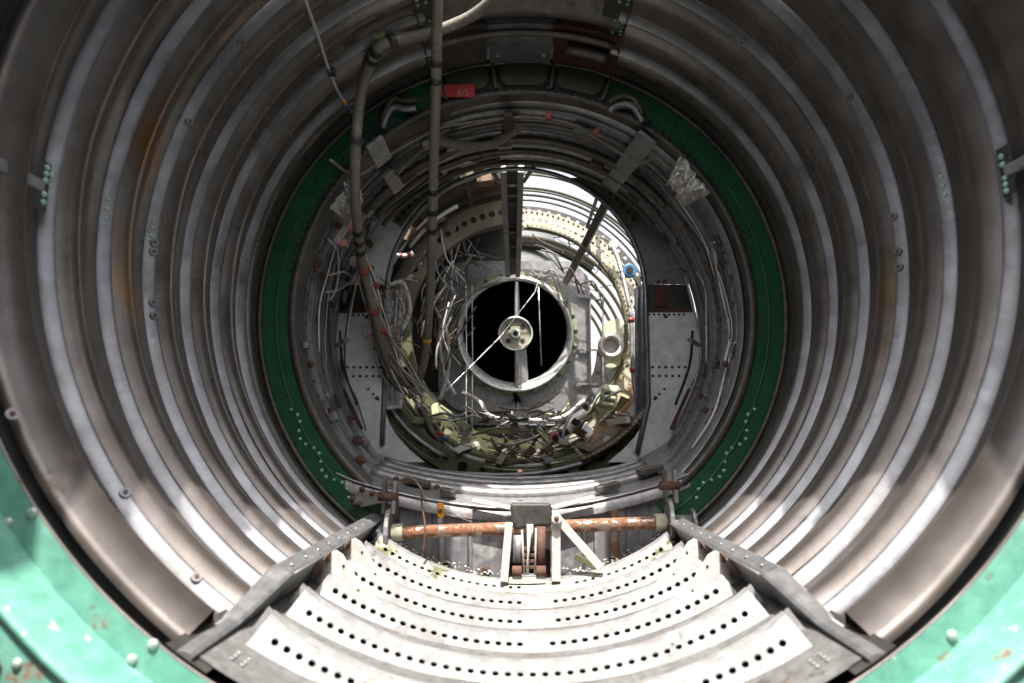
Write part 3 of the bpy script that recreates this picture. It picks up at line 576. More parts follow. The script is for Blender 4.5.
# crown of the doorway: strips with holes and a bright lip
mb = MB(); mh = MB()
for t0, t1 in ((30, 85), (95, 150)):
    mb.grid([[Vector((-r * cos(rad(t)), BD - .012, CZ + r * sin(rad(t)))) for t in angs(t0, t1, 20)] for r in (.322, .350)], True)
    for t in angs(t0 + 2, t1 - 2, 14): mh.cylin((-.337 * cos(rad(t)), BD - .0125, CZ + .337 * sin(rad(t))), (0, 1, 0), .0055, .002, 10)
mb.build('arch_strip', 'olive_primer', bh); mh.build('arch_holes', 'hole_dark', bh, kind='stuff')

bh.location.x -= .012; ib.location.x -= .008
# ================================================================ 11. foil covers
def foil(name, label, pts, y, loc):
    rng = random.Random(len(label)); mb = MB(); a, b, c, d_ = [Vector(p) for p in pts]; n = 20; rows = []
    for i in range(n + 1):
        row = []
        for j in range(n + 1):
            u, v = i / n, j / n; p = inside(*(a * (1 - u) * (1 - v) + b * u * (1 - v) + c * u * v + d_ * (1 - u) * v)[:2], .404)
            e = min(u, 1 - u, v, 1 - v) * 4; rr_ = Vector((p.x, 0, p.z)).normalized(); p -= (rr_ + Vector((0, .5, 0))) * (.012 * min(1, e) + .020 * abs(noise.noise(Vector((u * 3.3, v * 3.3, y * 9)))) + .014 * abs(noise.noise(Vector((u * 8, v * 8, 3))))); row.append(p)
        rows.append(row)
    mb.grid(rows, False); mb.grid([[p + Vector((0, .006, 0)) for p in r] for r in rows], False); solo(mb.build(name, 'foil'), label, 'cover')
foil('foil_cover', 'crumpled silver foil cover tucked behind the upright hose', [(349, 172, 0), (360, 190, 0), (345, 222, 0), (329, 208, 0)], 1.42, 0)
foil('foil_cover', 'crumpled pointed foil cover beside the grey strap plate and green ring', [(683, 154, 0), (712, 192, 0), (690, 204, 0), (670, 180, 0)], 1.36, 0)

# ================================================================ 12. tail section beyond the doorway
ts = thing('tail_section', 'ribbed tail shell beyond the doorway with part of its upper skin missing', 'fuselage', (0, 2.0, -.4))
TZ = .07
def tcyl(a, r, y): return cyl(a, r, y, TZ)
# skin panels: left and crown-left dark, lower right brown, upper right open to the sky
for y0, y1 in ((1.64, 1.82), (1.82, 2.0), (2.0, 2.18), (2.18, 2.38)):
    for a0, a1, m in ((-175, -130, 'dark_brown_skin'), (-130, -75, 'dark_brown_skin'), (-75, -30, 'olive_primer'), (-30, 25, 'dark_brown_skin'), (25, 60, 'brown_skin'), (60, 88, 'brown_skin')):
        if a0 == -175 and y0 < 1.7: continue          # unseen crown sheet left out to let sun into the tail
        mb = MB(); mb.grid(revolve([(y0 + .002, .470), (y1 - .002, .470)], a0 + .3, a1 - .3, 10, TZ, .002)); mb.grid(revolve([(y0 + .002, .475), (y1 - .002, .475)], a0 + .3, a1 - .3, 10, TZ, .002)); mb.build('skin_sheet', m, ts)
for y in (1.70, 1.76, 1.88, 1.94, 2.06, 2.12, 2.24, 2.30):           # light ring formers
    MB().grid(revolve([(y, .4690), (y, .450), (y + .010, .450)], -178, 88, 70, TZ)).build('former', 'dark_frame', ts)
    MB().grid(revolve([(y, .4690), (y, .462), (y + .005, .462)], 88, 182, 26, TZ)).build('former', 'olive_primer', ts)
for a in (-160, -140, -118, -98, -60, -40, 40, 62, 85, 118, 150):
    MB().bar(tcyl(a, .462, 1.64), tcyl(a, .462, 2.38), .010, .012, tcyl(a, 1, 0) - Vector((0, 0, TZ))).build('stringer', 'olive_primer' if a < 0 else 'dark_frame', ts)
for y, r in ((1.69, .452), (1.79, .448), (1.90, .446), (2.02, .442), (2.10, .440), (2.30, .436), (2.38, .430)):
    MB().tube([tcyl(a, r, y) for a in angs(86, 184, 36)], .0036, 6).build('bay_slat', 'dark_steel', ts)
# strong diagonal beam crossing the open bay, and the bright bay rim
MB().bar(at(612, 192, 1.66), at(566, 282, 2.30), .022, .020).build('bay_beam', 'dark_frame', ts, bevel=.002)
# frames (heavy, with lightening holes)
def hframe(y, r0, r1, a0, a1, m, nh, hr, par, name='heavy_frame'):
    n = nh * 1; mb = MB(); da = (a1 - a0) / nh
    for c in range(nh):
        am = a0 + (c + .5) * da
        def P(ua, v): return tcyl(am + ua, r0 + (r1 - r0) * v, y)
        wd = rad(da) * (r0 + r1) / 4; out, inn = [], []
        for k in range(12):
            t = 2 * pi * (k + .5) / 12; cx, sy = cos(t), sin(t); q = max(abs(cx), abs(sy)); out.append(P(cx / q * da / 2, .5 + sy / q / 2)); inn.append(P(cx * hr / wd * da / 2, .5 + sy * hr / (r1 - r0)))
        mb.add(out + inn, [(k, (k + 1) % 12, 12 + (k + 1) % 12, 12 + k) for k in range(12)])
        for (qx, qy, k) in ((1, 1, 1), (-1, 1, 4), (-1, -1, 7), (1, -1, 10)): mb.add([P(qx * da / 2, .5 + qy / 2), out[k], out[(k + 1) % 12]], [(0, 1, 2)])
    mb.grid(revolve([(y, r0), (y + .022, r0)], a0, a1, 60, TZ)); mb.grid(revolve([(y, r1), (y + .016, r1)], a0, a1, 60, TZ))
    return mb.build(name, m, par)
yf = thing('chromate_frame', 'pale beige and yellow-green frame ring with drilled holes inside the tail section', 'frame ring', (0, 2.0, -.3))
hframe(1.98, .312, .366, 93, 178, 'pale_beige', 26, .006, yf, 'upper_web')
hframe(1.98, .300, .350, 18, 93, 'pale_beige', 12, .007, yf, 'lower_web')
hframe(1.98, .320, .40, -95, 18, 'olive_primer', 16, .014, yf, 'shaded_web')  # shaded side of the same ring, shade put into darker colours
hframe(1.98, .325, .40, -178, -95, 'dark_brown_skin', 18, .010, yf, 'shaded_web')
mb = MB()
for a in angs(98, 176, 30): mb.dome(tcyl(a, .318, 1.98), (0, -1, 0), .0042, .003, 6); mb.dome(tcyl(a + 1, .360, 1.98), (0, -1, 0), .0038, .003, 6)
mb.build('red_rivets', 'rust', yf, kind='stuff')
MB().tube([tcyl(a, .310 if a > 0 else .322, 1.972) for a in angs(12, 176, 60)], .006, 8).build('inner_cap', 'olive_primer', yf)
for a0, a1 in ((22, 46), (46.6, 70), (70.6, 93)):
    for y0, y1, r0, r1 in ((1.66, 1.80, .395, .378), (1.803, 1.975, .377, .352)):
        mb = MB(); mb.grid(revolve([(y0, r0), (y1, r1)], a0, a1, 10, TZ)); mb.grid(revolve([(y0, r0 + .004), (y1, r1 + .004)], a0, a1, 10, TZ)); mb.build('lining_sheet', 'brown_skin', yf)
rl_ = MB()
for a0 in (22.8, 45.2, 47.4, 69.2, 71.4, 92.2):
    for k in range(18): y = 1.67 + k * .017; q = tcyl(a0, .394 - (y - 1.66) * .134, y); rl_.dome(q, Vector((0, 0, TZ)) - q, .003, .0025, 6)
for y in (1.672, 1.79, 1.815, 1.962):
    for k in range(40): a = 23 + k * 1.75; q = tcyl(a, .394 - (y - 1.66) * .134, y); rl_.dome(q, Vector((0, 0, TZ)) - q, .003, .0025, 6)
rl_.build('lining_rivets', 'bolt_head', yf, kind='stuff')
ff = thing('rear_frame', 'pale drilled frame ring close behind the exhaust duct mouth', 'frame ring', (0, 2.22, -.3))
hframe(2.22, .436, .462, 92, 178, 'dark_frame', 20, .006, ff, 'frame_web')
for k in range(7):
    MB().grid(revolve([(2.46 + k * .09, .470 - k * .012), (2.46 + k * .09, .456 - k * .012), (2.466 + k * .09, .456 - k * .012)], 60, 184, 40, TZ)).build('aft_former', 'dark_brown_skin', ff)
for k, a0 in ((1, 140), (4, 146)):
    y = 2.468 + k * .09; mb = MB()
    for dr in (0, .004): mb.grid(revolve([(y, .470 + dr - k * .012), (y + .086, .459 + dr - k * .012)], a0, 184, 16, TZ))
    mb.build('aft_skin', 'white_paint', ff)
hframe(2.22, .335, .40, 5, 92, 'chromate_yellow', 14, .014, ff, 'frame_web')
hframe(2.22, .395, .462, -178, 5, 'olive_primer', 24, .010, ff, 'frame_web')
# crown post
cp = thing('crown_post', 'twin-railed upright post hanging from the crown down to the duct mouth', 'post', at(514, 275, 2.1))
for x0, x1 in ((503, 508), (521, 518)):
    MB().bar(at(x0, 168, 1.72), at(x1, 274, 2.20), .017, .030).build('rail', 'sill_metal', cp, bevel=.002)
MB().bar(at(512, 168, 1.75), at(513, 274, 2.22), .034, .004).build('web', 'dark_steel', cp)
for k, y in enumerate((186, 196, 204, 232, 246, 258)):
    t = (y - 168) / 106; MB().tube([at(504 + 4 * t, y, 1.72 + .46 * t), at(520 - 3 * t, y, 1.72 + .46 * t)], .004, 6).build('rung', 'grey_steel', cp)
for s, x in ((-1, 490), (1, 533)): MB().prism([at(x, 163, 1.64), at(x + s * 4, 165, 1.64), at(x - s * 8, 182, 1.66), at(x - s * 11, 181, 1.66)], (0, .01, 0)).build('bright_clip', 'chromate_yellow', cp)

# ================================================================ 13. exhaust duct
DY = 2.30; dc = at(515, 333.5, DY); DRr = 56.5 / 683 * DY * 1.01
du = thing('exhaust_duct', 'round dark exhaust duct with a bright rim and a centre hub on a vane', 'duct', (dc.x, DY, dc.z - DRr))
def dcyl(a, r, y): p = cyl(a, r, y, dc.z + max(0, y - DY - .006) * .60); p.x += dc.x; return p
MB().grid([[dcyl(a, r, y) for a in angs(0, 360, 72)] for y, r in ((DY + .006, DRr - .006), (DY, DRr - .002), (DY - .003, DRr + .003), (DY + .004, DRr + .008), (DY + .05, DRr + .009))]).build('rim', 'duct_rim', du)
MB().grid([[dcyl(a, r, y) for a in angs(0, 360, 72)] for y, r in ((DY + .006, DRr - .006), (DY + .10, DRr - .005), (DY + .35, DRr - .004), (DY + 1.0, DRr - .02))]).build('duct_wall', 'duct_metal', du)
MB().grid([[dcyl(a, r, y) for a in angs(0, 360, 72)] for y, r in ((DY + .001, DRr - .003), (DY + .012, DRr - .010), (DY + .030, DRr - .014), (DY + .032, DRr - .006))]).build('lip', 'duct_rim', du)
MB().cylin((dc.x, DY + 1.0, dc.z + .60), (0, 1, 0), DRr, .02, 40).build('end_cap', 'black_and_shade', du)
MB().grid([[dcyl(a, r, y) for a in angs(0, 360, 60)] for y, r in ((DY + .05, DRr + .009), (DY + 1.02, DRr + .009))]).build('duct_casing', 'outer_skin_paint', du)
hc = at(515.5, 335, DY + .035)
hub = MB(); hub.cylin(hc, (0, 1, 0), .0575, .05, 40); hub = hub.build('hub', 'hub_paint', du, bevel=.003)
MB().grid([[hc + Vector((sin(t) * r, -.025 + y, cos(t) * r)) for t in [2 * pi * k / 40 for k in range(41)]] for y, r in ((0, .0575), (-.012, .059), (-.012, .0545), (0, .0535))]).build('hub_rim', 'duct_rim', hub)
for t in (45, 135, 225, 315): MB().cylin(hc + Vector((cos(rad(t)) * .034, -.0255, sin(rad(t)) * .034)), (0, 1, 0), .0085, .002, 14).build('hub_hole', 'hole_dark', hub)
MB().cylin(hc + Vector((0, -.028, 0)), (0, 1, 0), .0165, .012, 20).build('boss', 'duct_rim', hub, bevel=.002)
MB().cylin(hc + Vector((0, -.0345, 0)), (0, 1, 0), .009, .002, 16).build('boss_bore', 'hole_dark', hub)
for z0, z1 in ((hc.z + .055, dc.z + DRr - .008), (dc.z - DRr + .008, hc.z - .055)):
    MB().prism([Vector((hc.x + .003 + x, DY + .004 + y, z0)) for x, y in ((-.004, 0), (.006, 0), (.016, .05), (.012, .22), (-.004, .22), (-.010, .05))], (0, 0, z1 - z0)).build('vane', 'sill_metal', du, bevel=.001)
MB().prism([Vector((hc.x + .008, DY + .006, hc.z - .05)), Vector((hc.x + .034, DY + .03, hc.z - .04)), Vector((hc.x + .085, DY + .05, dc.z - DRr + .030)), Vector((hc.x + .008, DY + .012, dc.z - DRr + .012))], (.006, .14, .02)).build('vane_root', 'sill_metal', du, bevel=.004)
# chromate collar around the duct
cl = thing('duct_bulkhead', 'grey rear bulkhead plates and primed collar around the duct mouth', 'bulkhead', (0, 2.36, -.3))
mb = MB()
for a in range(0, 360, 15): mb.prism([dcyl(a + 2, DRr + .010, DY + .016), dcyl(a + 13, DRr + .010, DY + .016), dcyl(a + 13, DRr + .024, DY + .016), dcyl(a + 2, DRr + .024, DY + .016)], (0, .012, 0))
mb.build('collar_tabs', 'chromate_yellow', cl, kind='stuff')
def oct_(r, k, rot=22.5): return [Vector((dc.x + r * sin(rad(rot + 45 * i)), k, dc.z + r * cos(rad(rot + 45 * i)))) for i in range(8)]
mb = MB(); mb.grid([[dcyl(a, DRr + .012, DY + .03) for a in angs(0, 360, 64)], [Vector((dc.x + .262 * max(-1, min(1, 1.25 * sin(rad(-a + 180)))), DY + .03, dc.z + .262 * max(-1, min(1, 1.25 * cos(rad(-a + 180)))))) for a in [-q for q in angs(0, 360, 64)]]], False)
mb.build('collar_plate', 'sill_metal', cl)
for x0, y0, x1, y1, m in ((470, 392, 512, 425, 'stained_plate'), (513, 392, 556, 425, 'grey_enamel'), (557, 388, 604, 425, 'sill_metal'), (425, 392, 469, 425, 'stained_plate')):
    MB().prism([at(x0, y0, DY + .05), at(x1 - 1, y0, DY + .05), at(x1 - 1, y1, DY + .05), at(x0, y1, DY + .05)], (0, .006, 0)).build('rear_plate', m, cl)
for x0, y0, x1, y1 in ((500, 390, 500, 424), (478, 398, 545, 397), (545, 395, 545, 424)):
    MB().bar(at(x0, y0, DY + .04), at(x1, y1, DY + .04), .010, .012).build('rear_stiffener', 'rust', cl)
mb = MB(); mb.grid([[tcyl(a, r, 2.385) for a in angs(-180, 88, 70)] for r in (.27, .475)], False); mb.build('rear_wall', 'dark_steel', cl)
for x0, y0, x1, y1 in ((578, 296, 600, 300), (578, 350, 602, 350), (575, 384, 603, 384), (590, 300, 590, 384), (603, 296, 603, 384)):
    MB().bar(at(x0, y0, DY + .02), at(x1, y1, DY + .02), .006, .010).build('rib', 'sill_metal', cl)

# ================================================================ 14. floor bay of the tail: primed frames, tubes, boxes
tf = thing('tail_floor_frames', 'yellow primed lower frames and stiffeners below the duct', 'frames', (0, 2.0, -.35))
for y, r, m in ((1.70, .385, 'olive_primer'), (1.78, .38, 'chromate_yellow'), (1.86, .375, 'olive_primer'), (1.92, .37, 'chromate_yellow'), (2.06, .36, 'chromate_yellow'), (2.14, .35, 'sill_metal')):
    hframe(y, r, r + .05, -66, 60, m, 18, .013, tf, 'curved_frame')
for a, m in ((-44, 'chromate_yellow'), (-24, 'wire_white'), (-8, 'chromate_yellow'), (10, 'sill_metal'), (26, 'chromate_yellow'), (44, 'wire_white')):
    MB().bar(tcyl(a, .375, 1.68), tcyl(a * .9, .355, 2.28), .016, .012).build('keel_strip', m, tf, bevel=.001)
for (p, wd, m) in (([(440, 408), (470, 430)], .02, 'chromate_yellow'), ([(470, 428), (455, 462)], .022, 'chromate_yellow'), ([(478, 431), (532, 431)], .018, 'chromate_yellow'), ([(435, 405), (437, 425)], .02, 'chromate_yellow'), ([(584, 425), (596, 446)], .022, 'grey_enamel'), ([(596, 446), (612, 425)], .026, 'chromate_yellow'), ([(612, 424), (626, 396)], .026, 'chromate_yellow'), ([(560, 452), (585, 438)], .014, 'sill_metal'), ([(560, 460), (590, 450)], .012, 'sill_metal'), ([(538, 428), (552, 444)], .014, 'chromate_yellow')):
    MB().bar(at(*p[0], 1.95), at(*p[1], 1.88), wd, .014).build('primed_strut', m, tf, bevel=.001)
rt = MB()
for k in range(16): rt.dome(at(487 + k * 2.6, 461 + 3 * sin(k / 15 * pi), 1.74), (0, -1, .4), .006, .006, 6)
rt.build('rust_beads', 'rust', tf, kind='stuff')
bx = thing('battery_box', 'pale green ribbed box among the drilled frames beside the duct', 'box', at(600, 398, 1.92))
MB().prism([at(603, 384, 1.90), at(620, 386, 1.90), at(616, 408, 1.90), at(604, 414, 1.90), at(594, 404, 1.90)], (0, .05, 0)).build('casing', 'pale_green_box', bx, bevel=.006)
for k in range(3): MB().tube([at(601 - k * 2 + 1, 389 + k * 7, 1.893), at(617 - k * 2, 392 + k * 7, 1.893)], .0075, 10).build('casing_rib', 'pale_green_box', bx)
sp = thing('sight_fitting', 'pale round eyelet fitting on a plate beside the drilled frame', 'fitting', at(611, 346, 1.95))
MB().grid([[at(611, 346, 1.95) + Vector((sin(t) * r, y, cos(t) * r)) for t in [2 * pi * k / 30 for k in range(31)]] for y, r in ((0, .022), (-.012, .024), (-.012, .036), (.01, .038))]).build('eyelet', 'white_paint', sp)
MB().prism([at(603, 322, 1.97), at(622, 318, 1.97), at(625, 362, 1.97), at(607, 372, 1.97), at(602, 350, 1.97)], (0, .006, 0)).build('mount_plate', 'pale_green_box', sp)
MB().cylin(at(611, 346, 1.962), (0, 1, 0), .022, .004, 20).build('lens', 'foil', sp)
for (x, y, d, r, m, lab) in ((613, 246, 1.95, .014, 'white_paint', 'round white cap fixed to the drilled beige frame'), (629, 271, 1.90, .020, 'blue_plastic', 'blue round port beside the slim grey tube'), (355, 262, 1.50, .012, 'white_paint', 'round white cap on the plate behind the hose'), (555, 438, 1.9, .018, 'pink_plastic', 'pinkish red round cap among the lower wires'), (585, 407, 1.92, .014, 'grey_steel', 'grey round bushing below the ribbed box')):
    t_ = thing('round_cap', lab, 'cap', at(x, y, d)); c = at(x, y, d - .01)
    MB().cylin(c, (0, 1, 0), r, .02, 20).build('cap_body', m, t_, bevel=.003); MB().cylin(c + Vector((0, -.011, 0)), (0, 1, 0), r * .5, .004, 14).build('cap_centre', 'hole_dark' if m != 'white_paint' else 'white_paint', t_)
# blue-grey ribbed side door inside the doorway
sd = thing('side_door', 'blue-grey ribbed access door standing at the edge of the doorway', 'door', at(630, 430, 1.75))
MB().prism([at(635, 288, 1.74), at(655, 279, 1.68), at(656, 420, 1.68), at(650, 427, 1.69), at(636, 424, 1.74)], (0, .012, 0)).build('door_sheet', 'door_blue_grey', sd, bevel=.002)
for t in (.08, .36, .58, .8):
    a, b = at(635, 290, 1.74).lerp(at(655, 281, 1.68), t), at(636, 421, 1.74).lerp(at(656, 420, 1.68), t)
    MB().tube([a + Vector((0, -.004, 0)), b + Vector((0, -.004, 0))], .0055, 8).build('door_rib', 'door_blue_grey', sd)
ld = thing('wire_duct_panel', 'upright grey channel panel behind the wire loom at the doorway edge', 'panel', at(393, 400, 1.66))
MB().prism([at(384, 300, 1.66), at(401, 300, 1.66), at(401, 408, 1.66), at(384, 410, 1.66)], (0, .02, 0)).build('channel_sheet', 'grey_enamel', ld, bevel=.002)
for x in (387, 392, 397): MB().tube([at(x, 302, 1.656), at(x, 404, 1.656)], .005, 8).build('channel_rib', 'grey_enamel', ld)

# ================================================================ 15. hoses, looms and wires
def clampband(par, p, q, r, m='red_tape'):
    p, q = Vector(p), Vector(q); d_ = (q - p).normalized(); MB().cylin(p, d_, r, .012, 14).build('clamp', m, par)
hs = thing('loop_hose', 'thick beige hose hanging from the crown in a long loop down into the tail', 'hose', at(405, 385, 1.6))
hp0 = [inside(x, y, .468) for x, y in ((500, -6), (470, 17), (430, 33), (392, 41), (376, 52), (362, 90))]
pp = [(356, 140, 1.14), (355, 190, 1.20), (358, 232, 1.28), (364, 270, 1.37), (374, 310, 1.45), (382, 345, 1.53), (394, 373, 1.60), (408, 384, 1.64), (420, 376, 1.64), (427, 340, 1.58), (430, 290, 1.48), (432, 230, 1.36), (434, 150, 1.22), (436, 80, 1.12), (437, 10, 1.03), (438, -30, .99)]
hp = spl(hp0 + [at(*q) for q in pp], 8)
MB().tube(hp, .0095, 14).build('hose_body', 'hose_jacket', hs)
for i in (3, 9, 6, 10): 
    k = i * 8; clampband(hs, hp[k], hp[k + 1], .0125, 'red_tape' if i > 6 else 'dark_steel')
for i, m, r in ((13, 'dark_steel', .0104), (15, 'orange_paint', .0101), (17, 'black_and_shade', .0103), (19, 'dark_steel', .0104), (4, 'black_and_shade', .0103), (8, 'black_and_shade', .0104)):
    for e in (0, 1, 2)[:1 + i % 3]: clampband(hs, hp[i * 8 + e * 2], hp[i * 8 + e * 2 + 1], r, m)
MB().box(hp[26] + Vector((-.012, 0, .01)), .02, .012, .014).build('clamp_bracket', 'chromate_yellow', hs, bevel=.002)
tw = thing('crown_cable', 'thin grey cable with coloured sleeves hanging from the upper wall ribs', 'cable', at(350, 110, 1.15))
q = spl([inside(303, -6, .47), inside(318, 36, .475), inside(330, 73, .478), inside(340, 95, .475), inside(352, 112, .465)], 8)
MB().tube(q, .0026, 8).build('cable_run', 'wire_grey', tw)
MB().tube([q[26], q[28]], .0034, 8).build('orange_sleeve', 'orange_paint', tw); MB().tube([q[28], q[31]], .0034, 8).build('blue_sleeve', 'blue_plastic', tw)
MB().box(q[16] + Vector((.003, 0, .002)), .012, .012, .012).build('clip', 'dark_steel', tw, bevel=.001); MB().dome(q[15], (0, -1, 0), .004, .004, 8).build('clip_screw', 'rust', tw)
sw = thing('steel_wire', 'thin bright steel wire stretched diagonally across the duct mouth', 'wire', at(410, 400, 1.9))
MB().tube([at(428, 408, 1.85), at(460, 377, 1.9), at(500, 337, 2.0), at(535, 292, 2.15), at(541, 272, 2.2)], .0012, 6).build('wire_run', 'bright_wire', sw)
MB().tube([at(538.5, 287, 2.16), at(540, 330, 2.18), at(541.5, 366, 2.2)], .0012, 6).build('wire_tail', 'bright_wire', sw)
for x, lab in ((466, 'vertical bright wire hanging beside the duct hub'), (472, 'fainter vertical wire hanging next to the bright vertical wire')):
    solo(MB().tube([at(x, 285, 2.1), at(x + .5, 360, 2.08), at(x, 440, 2.0)], .0016, 6).build('plumb_wire', 'wire_white' if x == 466 else 'wire_grey'), lab, 'wire')
solo(MB().tube(spl([at(421, 489, 1.22), at(422, 505, 1.215), at(425, 525, 1.17), at(424, 545, 1.165), at(423, 552, 1.165)]), .0016, 6).build('loose_wire', 'rust'), 'thin rusty wire dangling over the rusty bar', 'wire')
solo(MB().tube(spl([at(398, 481, 1.27), at(410, 478, 1.26), at(420, 487, 1.24), at(425, 500, 1.23)]), .0024, 6).build('curled_wire', 'hose_jacket'), 'brown curled wire lying on the sill', 'wire')
# left loom
lm = thing('wire_loom', 'tangle of pale wires spilling from the hose end at the doorway', 'wires', at(385, 350, 1.62))
rn = random.Random(11)
LW = ['wire_grey', 'wire_white', 'hose_jacket', 'brown_skin', 'grey_steel', 'pale_beige', 'dark_steel', 'red_tape', 'wire_grey']
for k in range(70):                                        # wires that hang together, then fan out a little
    o1, o2 = rn.uniform(-7, 7), rn.uniform(-9, 16); n_ = rn.choice([3, 4, 5, 5, 6]); d0 = rn.uniform(1.44, 1.50)
    path = [(360 + o1 * .5, 255), (366 + o1, 280), (374 + o1, 308), (381 + o1 * 1.2 + o2 * .4, 336), (390 + o1 + o2, 364), (403 + o1 + o2 * 1.2, 386), (418 + o2 * 1.5, 402)][:n_ + 1]
    MB().tube(spl([at(x + rn.uniform(-2, 2), y + rn.uniform(-4, 4), d0 + q * .03) for q, (x, y) in enumerate(path)], 6), rn.choice([.0009, .0012, .0014, .0018]), 5).build('wire', rn.choice(LW), lm)
for k in range(26):                                        # curled strays
    x0, y0 = rn.uniform(362, 400), rn.uniform(265, 345); d0 = rn.uniform(1.5, 1.62); th = rn.uniform(0, 6.28)
    MB().tube(spl([at(x0 + q * 5 + 7 * cos(th + q * .8), y0 + q * 3 + 7 * sin(th + q * .8), d0) for q in range(5)], 6), rn.choice([.0010, .0013]), 5).build('wire', rn.choice(LW), lm)
for k in range(9): MB().tube([at(388 + k * 2.2 + rn.uniform(-2, 2), 290, 1.63), at(388 + k * 1.2, 345 + rn.uniform(-20, 40), 1.645)], .0028, 6).build('wire', rn.choice(['wire_grey', 'grey_steel', 'wire_white']), lm)
for x, y in ((368, 268), (373, 285), (381, 330)): MB().cylin(at(x, y, 1.5), (.2, 0, 1), .014, .012, 12).build('tie', 'red_tape', lm)
# banded cable
bc = thing('banded_cable', 'white cable bound with red bands under the doorway crown', 'cable', at(396, 252, 1.7))
q = spl([at(380, 246, 1.68), at(390, 252, 1.7), at(400, 256, 1.72), at(413, 254, 1.74)], 6)
MB().tube(q, .006, 8).build('cable_run', 'wire_white', bc)
for k in (2, 7, 12, 16): MB().cylin(q[k], q[k + 1] - q[k], .0078, .008, 10).build('band', 'red_tape', bc)
cl2 = thing('pale_cable', 'pale kinked cable running below the hose end', 'cable', at(396, 275, 1.66))
MB().tube(spl([at(380, 274, 1.64), at(390, 284, 1.65), at(398, 282, 1.66), at(405, 286, 1.67), at(410, 310, 1.7), at(402, 330, 1.7)]), .005, 8).build('cable_run', 'wire_white', cl2)
# grey side cables on the left of the inner barrel
for pts, lab in (([(329, 240), (338, 252), (337, 285), (330, 300)], 'thin grey cable loop beside the bulkhead plate near the hose'), ([(330, 275), (345, 272), (352, 280), (338, 290), (326, 292)], 'short pale wire loop at the doorway edge behind the hose')):
    solo(MB().tube(spl([inside(*q, .40) for q in pts]), .0022, 6).build('cable_loop', 'wire_grey'), lab, 'cable')
for x, y, lab in ((351, 228, 'salmon round knob beside the hose, upper one'), (342, 242, 'salmon round knob beside the hose, lower one')):
    t_ = thing('knob', lab, 'knob', at(x, y, 1.55)); c = inside(x, y, .392); MB().dome(c, (0, -1, 0), .010, .009, 14).build('knob_head', 'pink_plastic', t_); MB().cylin(c + Vector((0, .015, 0)), (0, 1, 0), .007, .03, 12).build('knob_stem', 'grey_steel', t_)
solo(MB().bar(inside(336, 243, .40), inside(354, 214, .40), .012, .012).build('bright_rail', 'white_paint', bevel=.002), 'short bright white rail slanting behind the hose', 'rail')
# right tube
rtb = thing('side_tube', 'slim grey tube with red ties running down the side of the tail', 'tube', at(640, 440, 1.8))
q = spl([at(613, 247, 1.93), at(619, 262, 1.9), at(626, 290, 1.86), at(631, 320, 1.84), at(633, 370, 1.82), at(637, 410, 1.80), at(638, 430, 1.78), at(626, 452, 1.76), at(600, 470, 1.72)], 6)
MB().tube(q, .0062, 10).build('tube_run', 'grey_steel', rtb)
for k in (18, 24, 36): MB().cylin(q[k], q[k + 1] - q[k], .009, .012, 10).build('tie', 'red_tape', rtb)
# lower loom
l2 = thing('floor_loom', 'bundled pipes and wires sweeping along the bottom of the tail bay', 'wires', at(500, 460, 1.8))
MB().tube(spl([at(420, 408, 1.78), at(432, 432, 1.77), at(448, 450, 1.76), at(475, 464, 1.74), at(510, 473, 1.72)]), .009, 10).build('pipe', 'dark_frame', l2)
MB().tube(spl([at(416, 400, 1.80), at(427, 425, 1.79), at(443, 444, 1.78), at(470, 458, 1.76), at(520, 466, 1.74), at(575, 462, 1.74)]), .006, 10).build('pipe', 'wire_grey', l2)
MB().tube(spl([at(584, 413, 1.9), at(573, 421, 1.88), at(566, 432, 1.87), at(563, 446, 1.86)]), .013, 12).build('pipe', 'wire_white', l2)
MB().tube(spl([at(420, 470, 1.70), at(470, 474, 1.69), at(530, 474, 1.69), at(580, 464, 1.70), at(610, 450, 1.72)]), .006, 8).build('pipe', 'grey_steel', l2)
MB().tube(spl([at(462, 392, 2.1), at(480, 402, 2.1), at(490, 416, 2.05), at(520, 420, 2.05), at(560, 418, 2.05), at(585, 400, 2.1)]), .007, 8).build('pipe', 'wire_grey', l2)
for k in range(110):
    x0, y0 = rn.uniform(428, 604), rn.uniform(405, 468); L_ = rn.uniform(14, 46); th = rn.uniform(-.7, .7) + (.6 if x0 < 470 else (-.6 if x0 > 560 else 0)); d0 = rn.uniform(1.72, 2.02)
    x1, y1 = x0 + L_ * cos(th), min(474, y0 + L_ * sin(th) * .8)
    MB().tube(spl([at(x0, y0, d0), at((x0 + x1) / 2 + rn.uniform(-3, 3), (y0 + y1) / 2 + rn.uniform(-6, 6), d0 - .02), at(x1, y1, d0)], 5), rn.choice([.0011, .0014, .0018, .0025, .0035]), 5).build('wire', rn.choice(['wire_grey', 'wire_white', 'hose_jacket', 'grey_steel', 'chromate_yellow', 'dark_steel', 'brown_skin']), l2)
for k in range(26):
    x0, y0 = rn.uniform(440, 600), rn.uniform(415, 470); d0 = rn.uniform(1.74, 2.0)
    MB().box(at(x0, y0, d0), rn.uniform(.012, .04), .02, rn.uniform(.01, .025), Matrix.Rotation(rn.uniform(-.6, .6), 3, 'Y')).build('connector', rn.choice(['sill_metal', 'dark_steel', 'olive_primer', 'grey_steel', 'rust', 'black_and_shade']), l2, bevel=.002)
for x, y, m in ((440, 434, 'red_paint'), (445, 438, 'blue_plastic'), (484, 469, 'blue_plastic')): MB().cylin(at(x, y, 1.74), (.8, 0, -.6), .006, .02, 10).build('sleeve', m, l2)
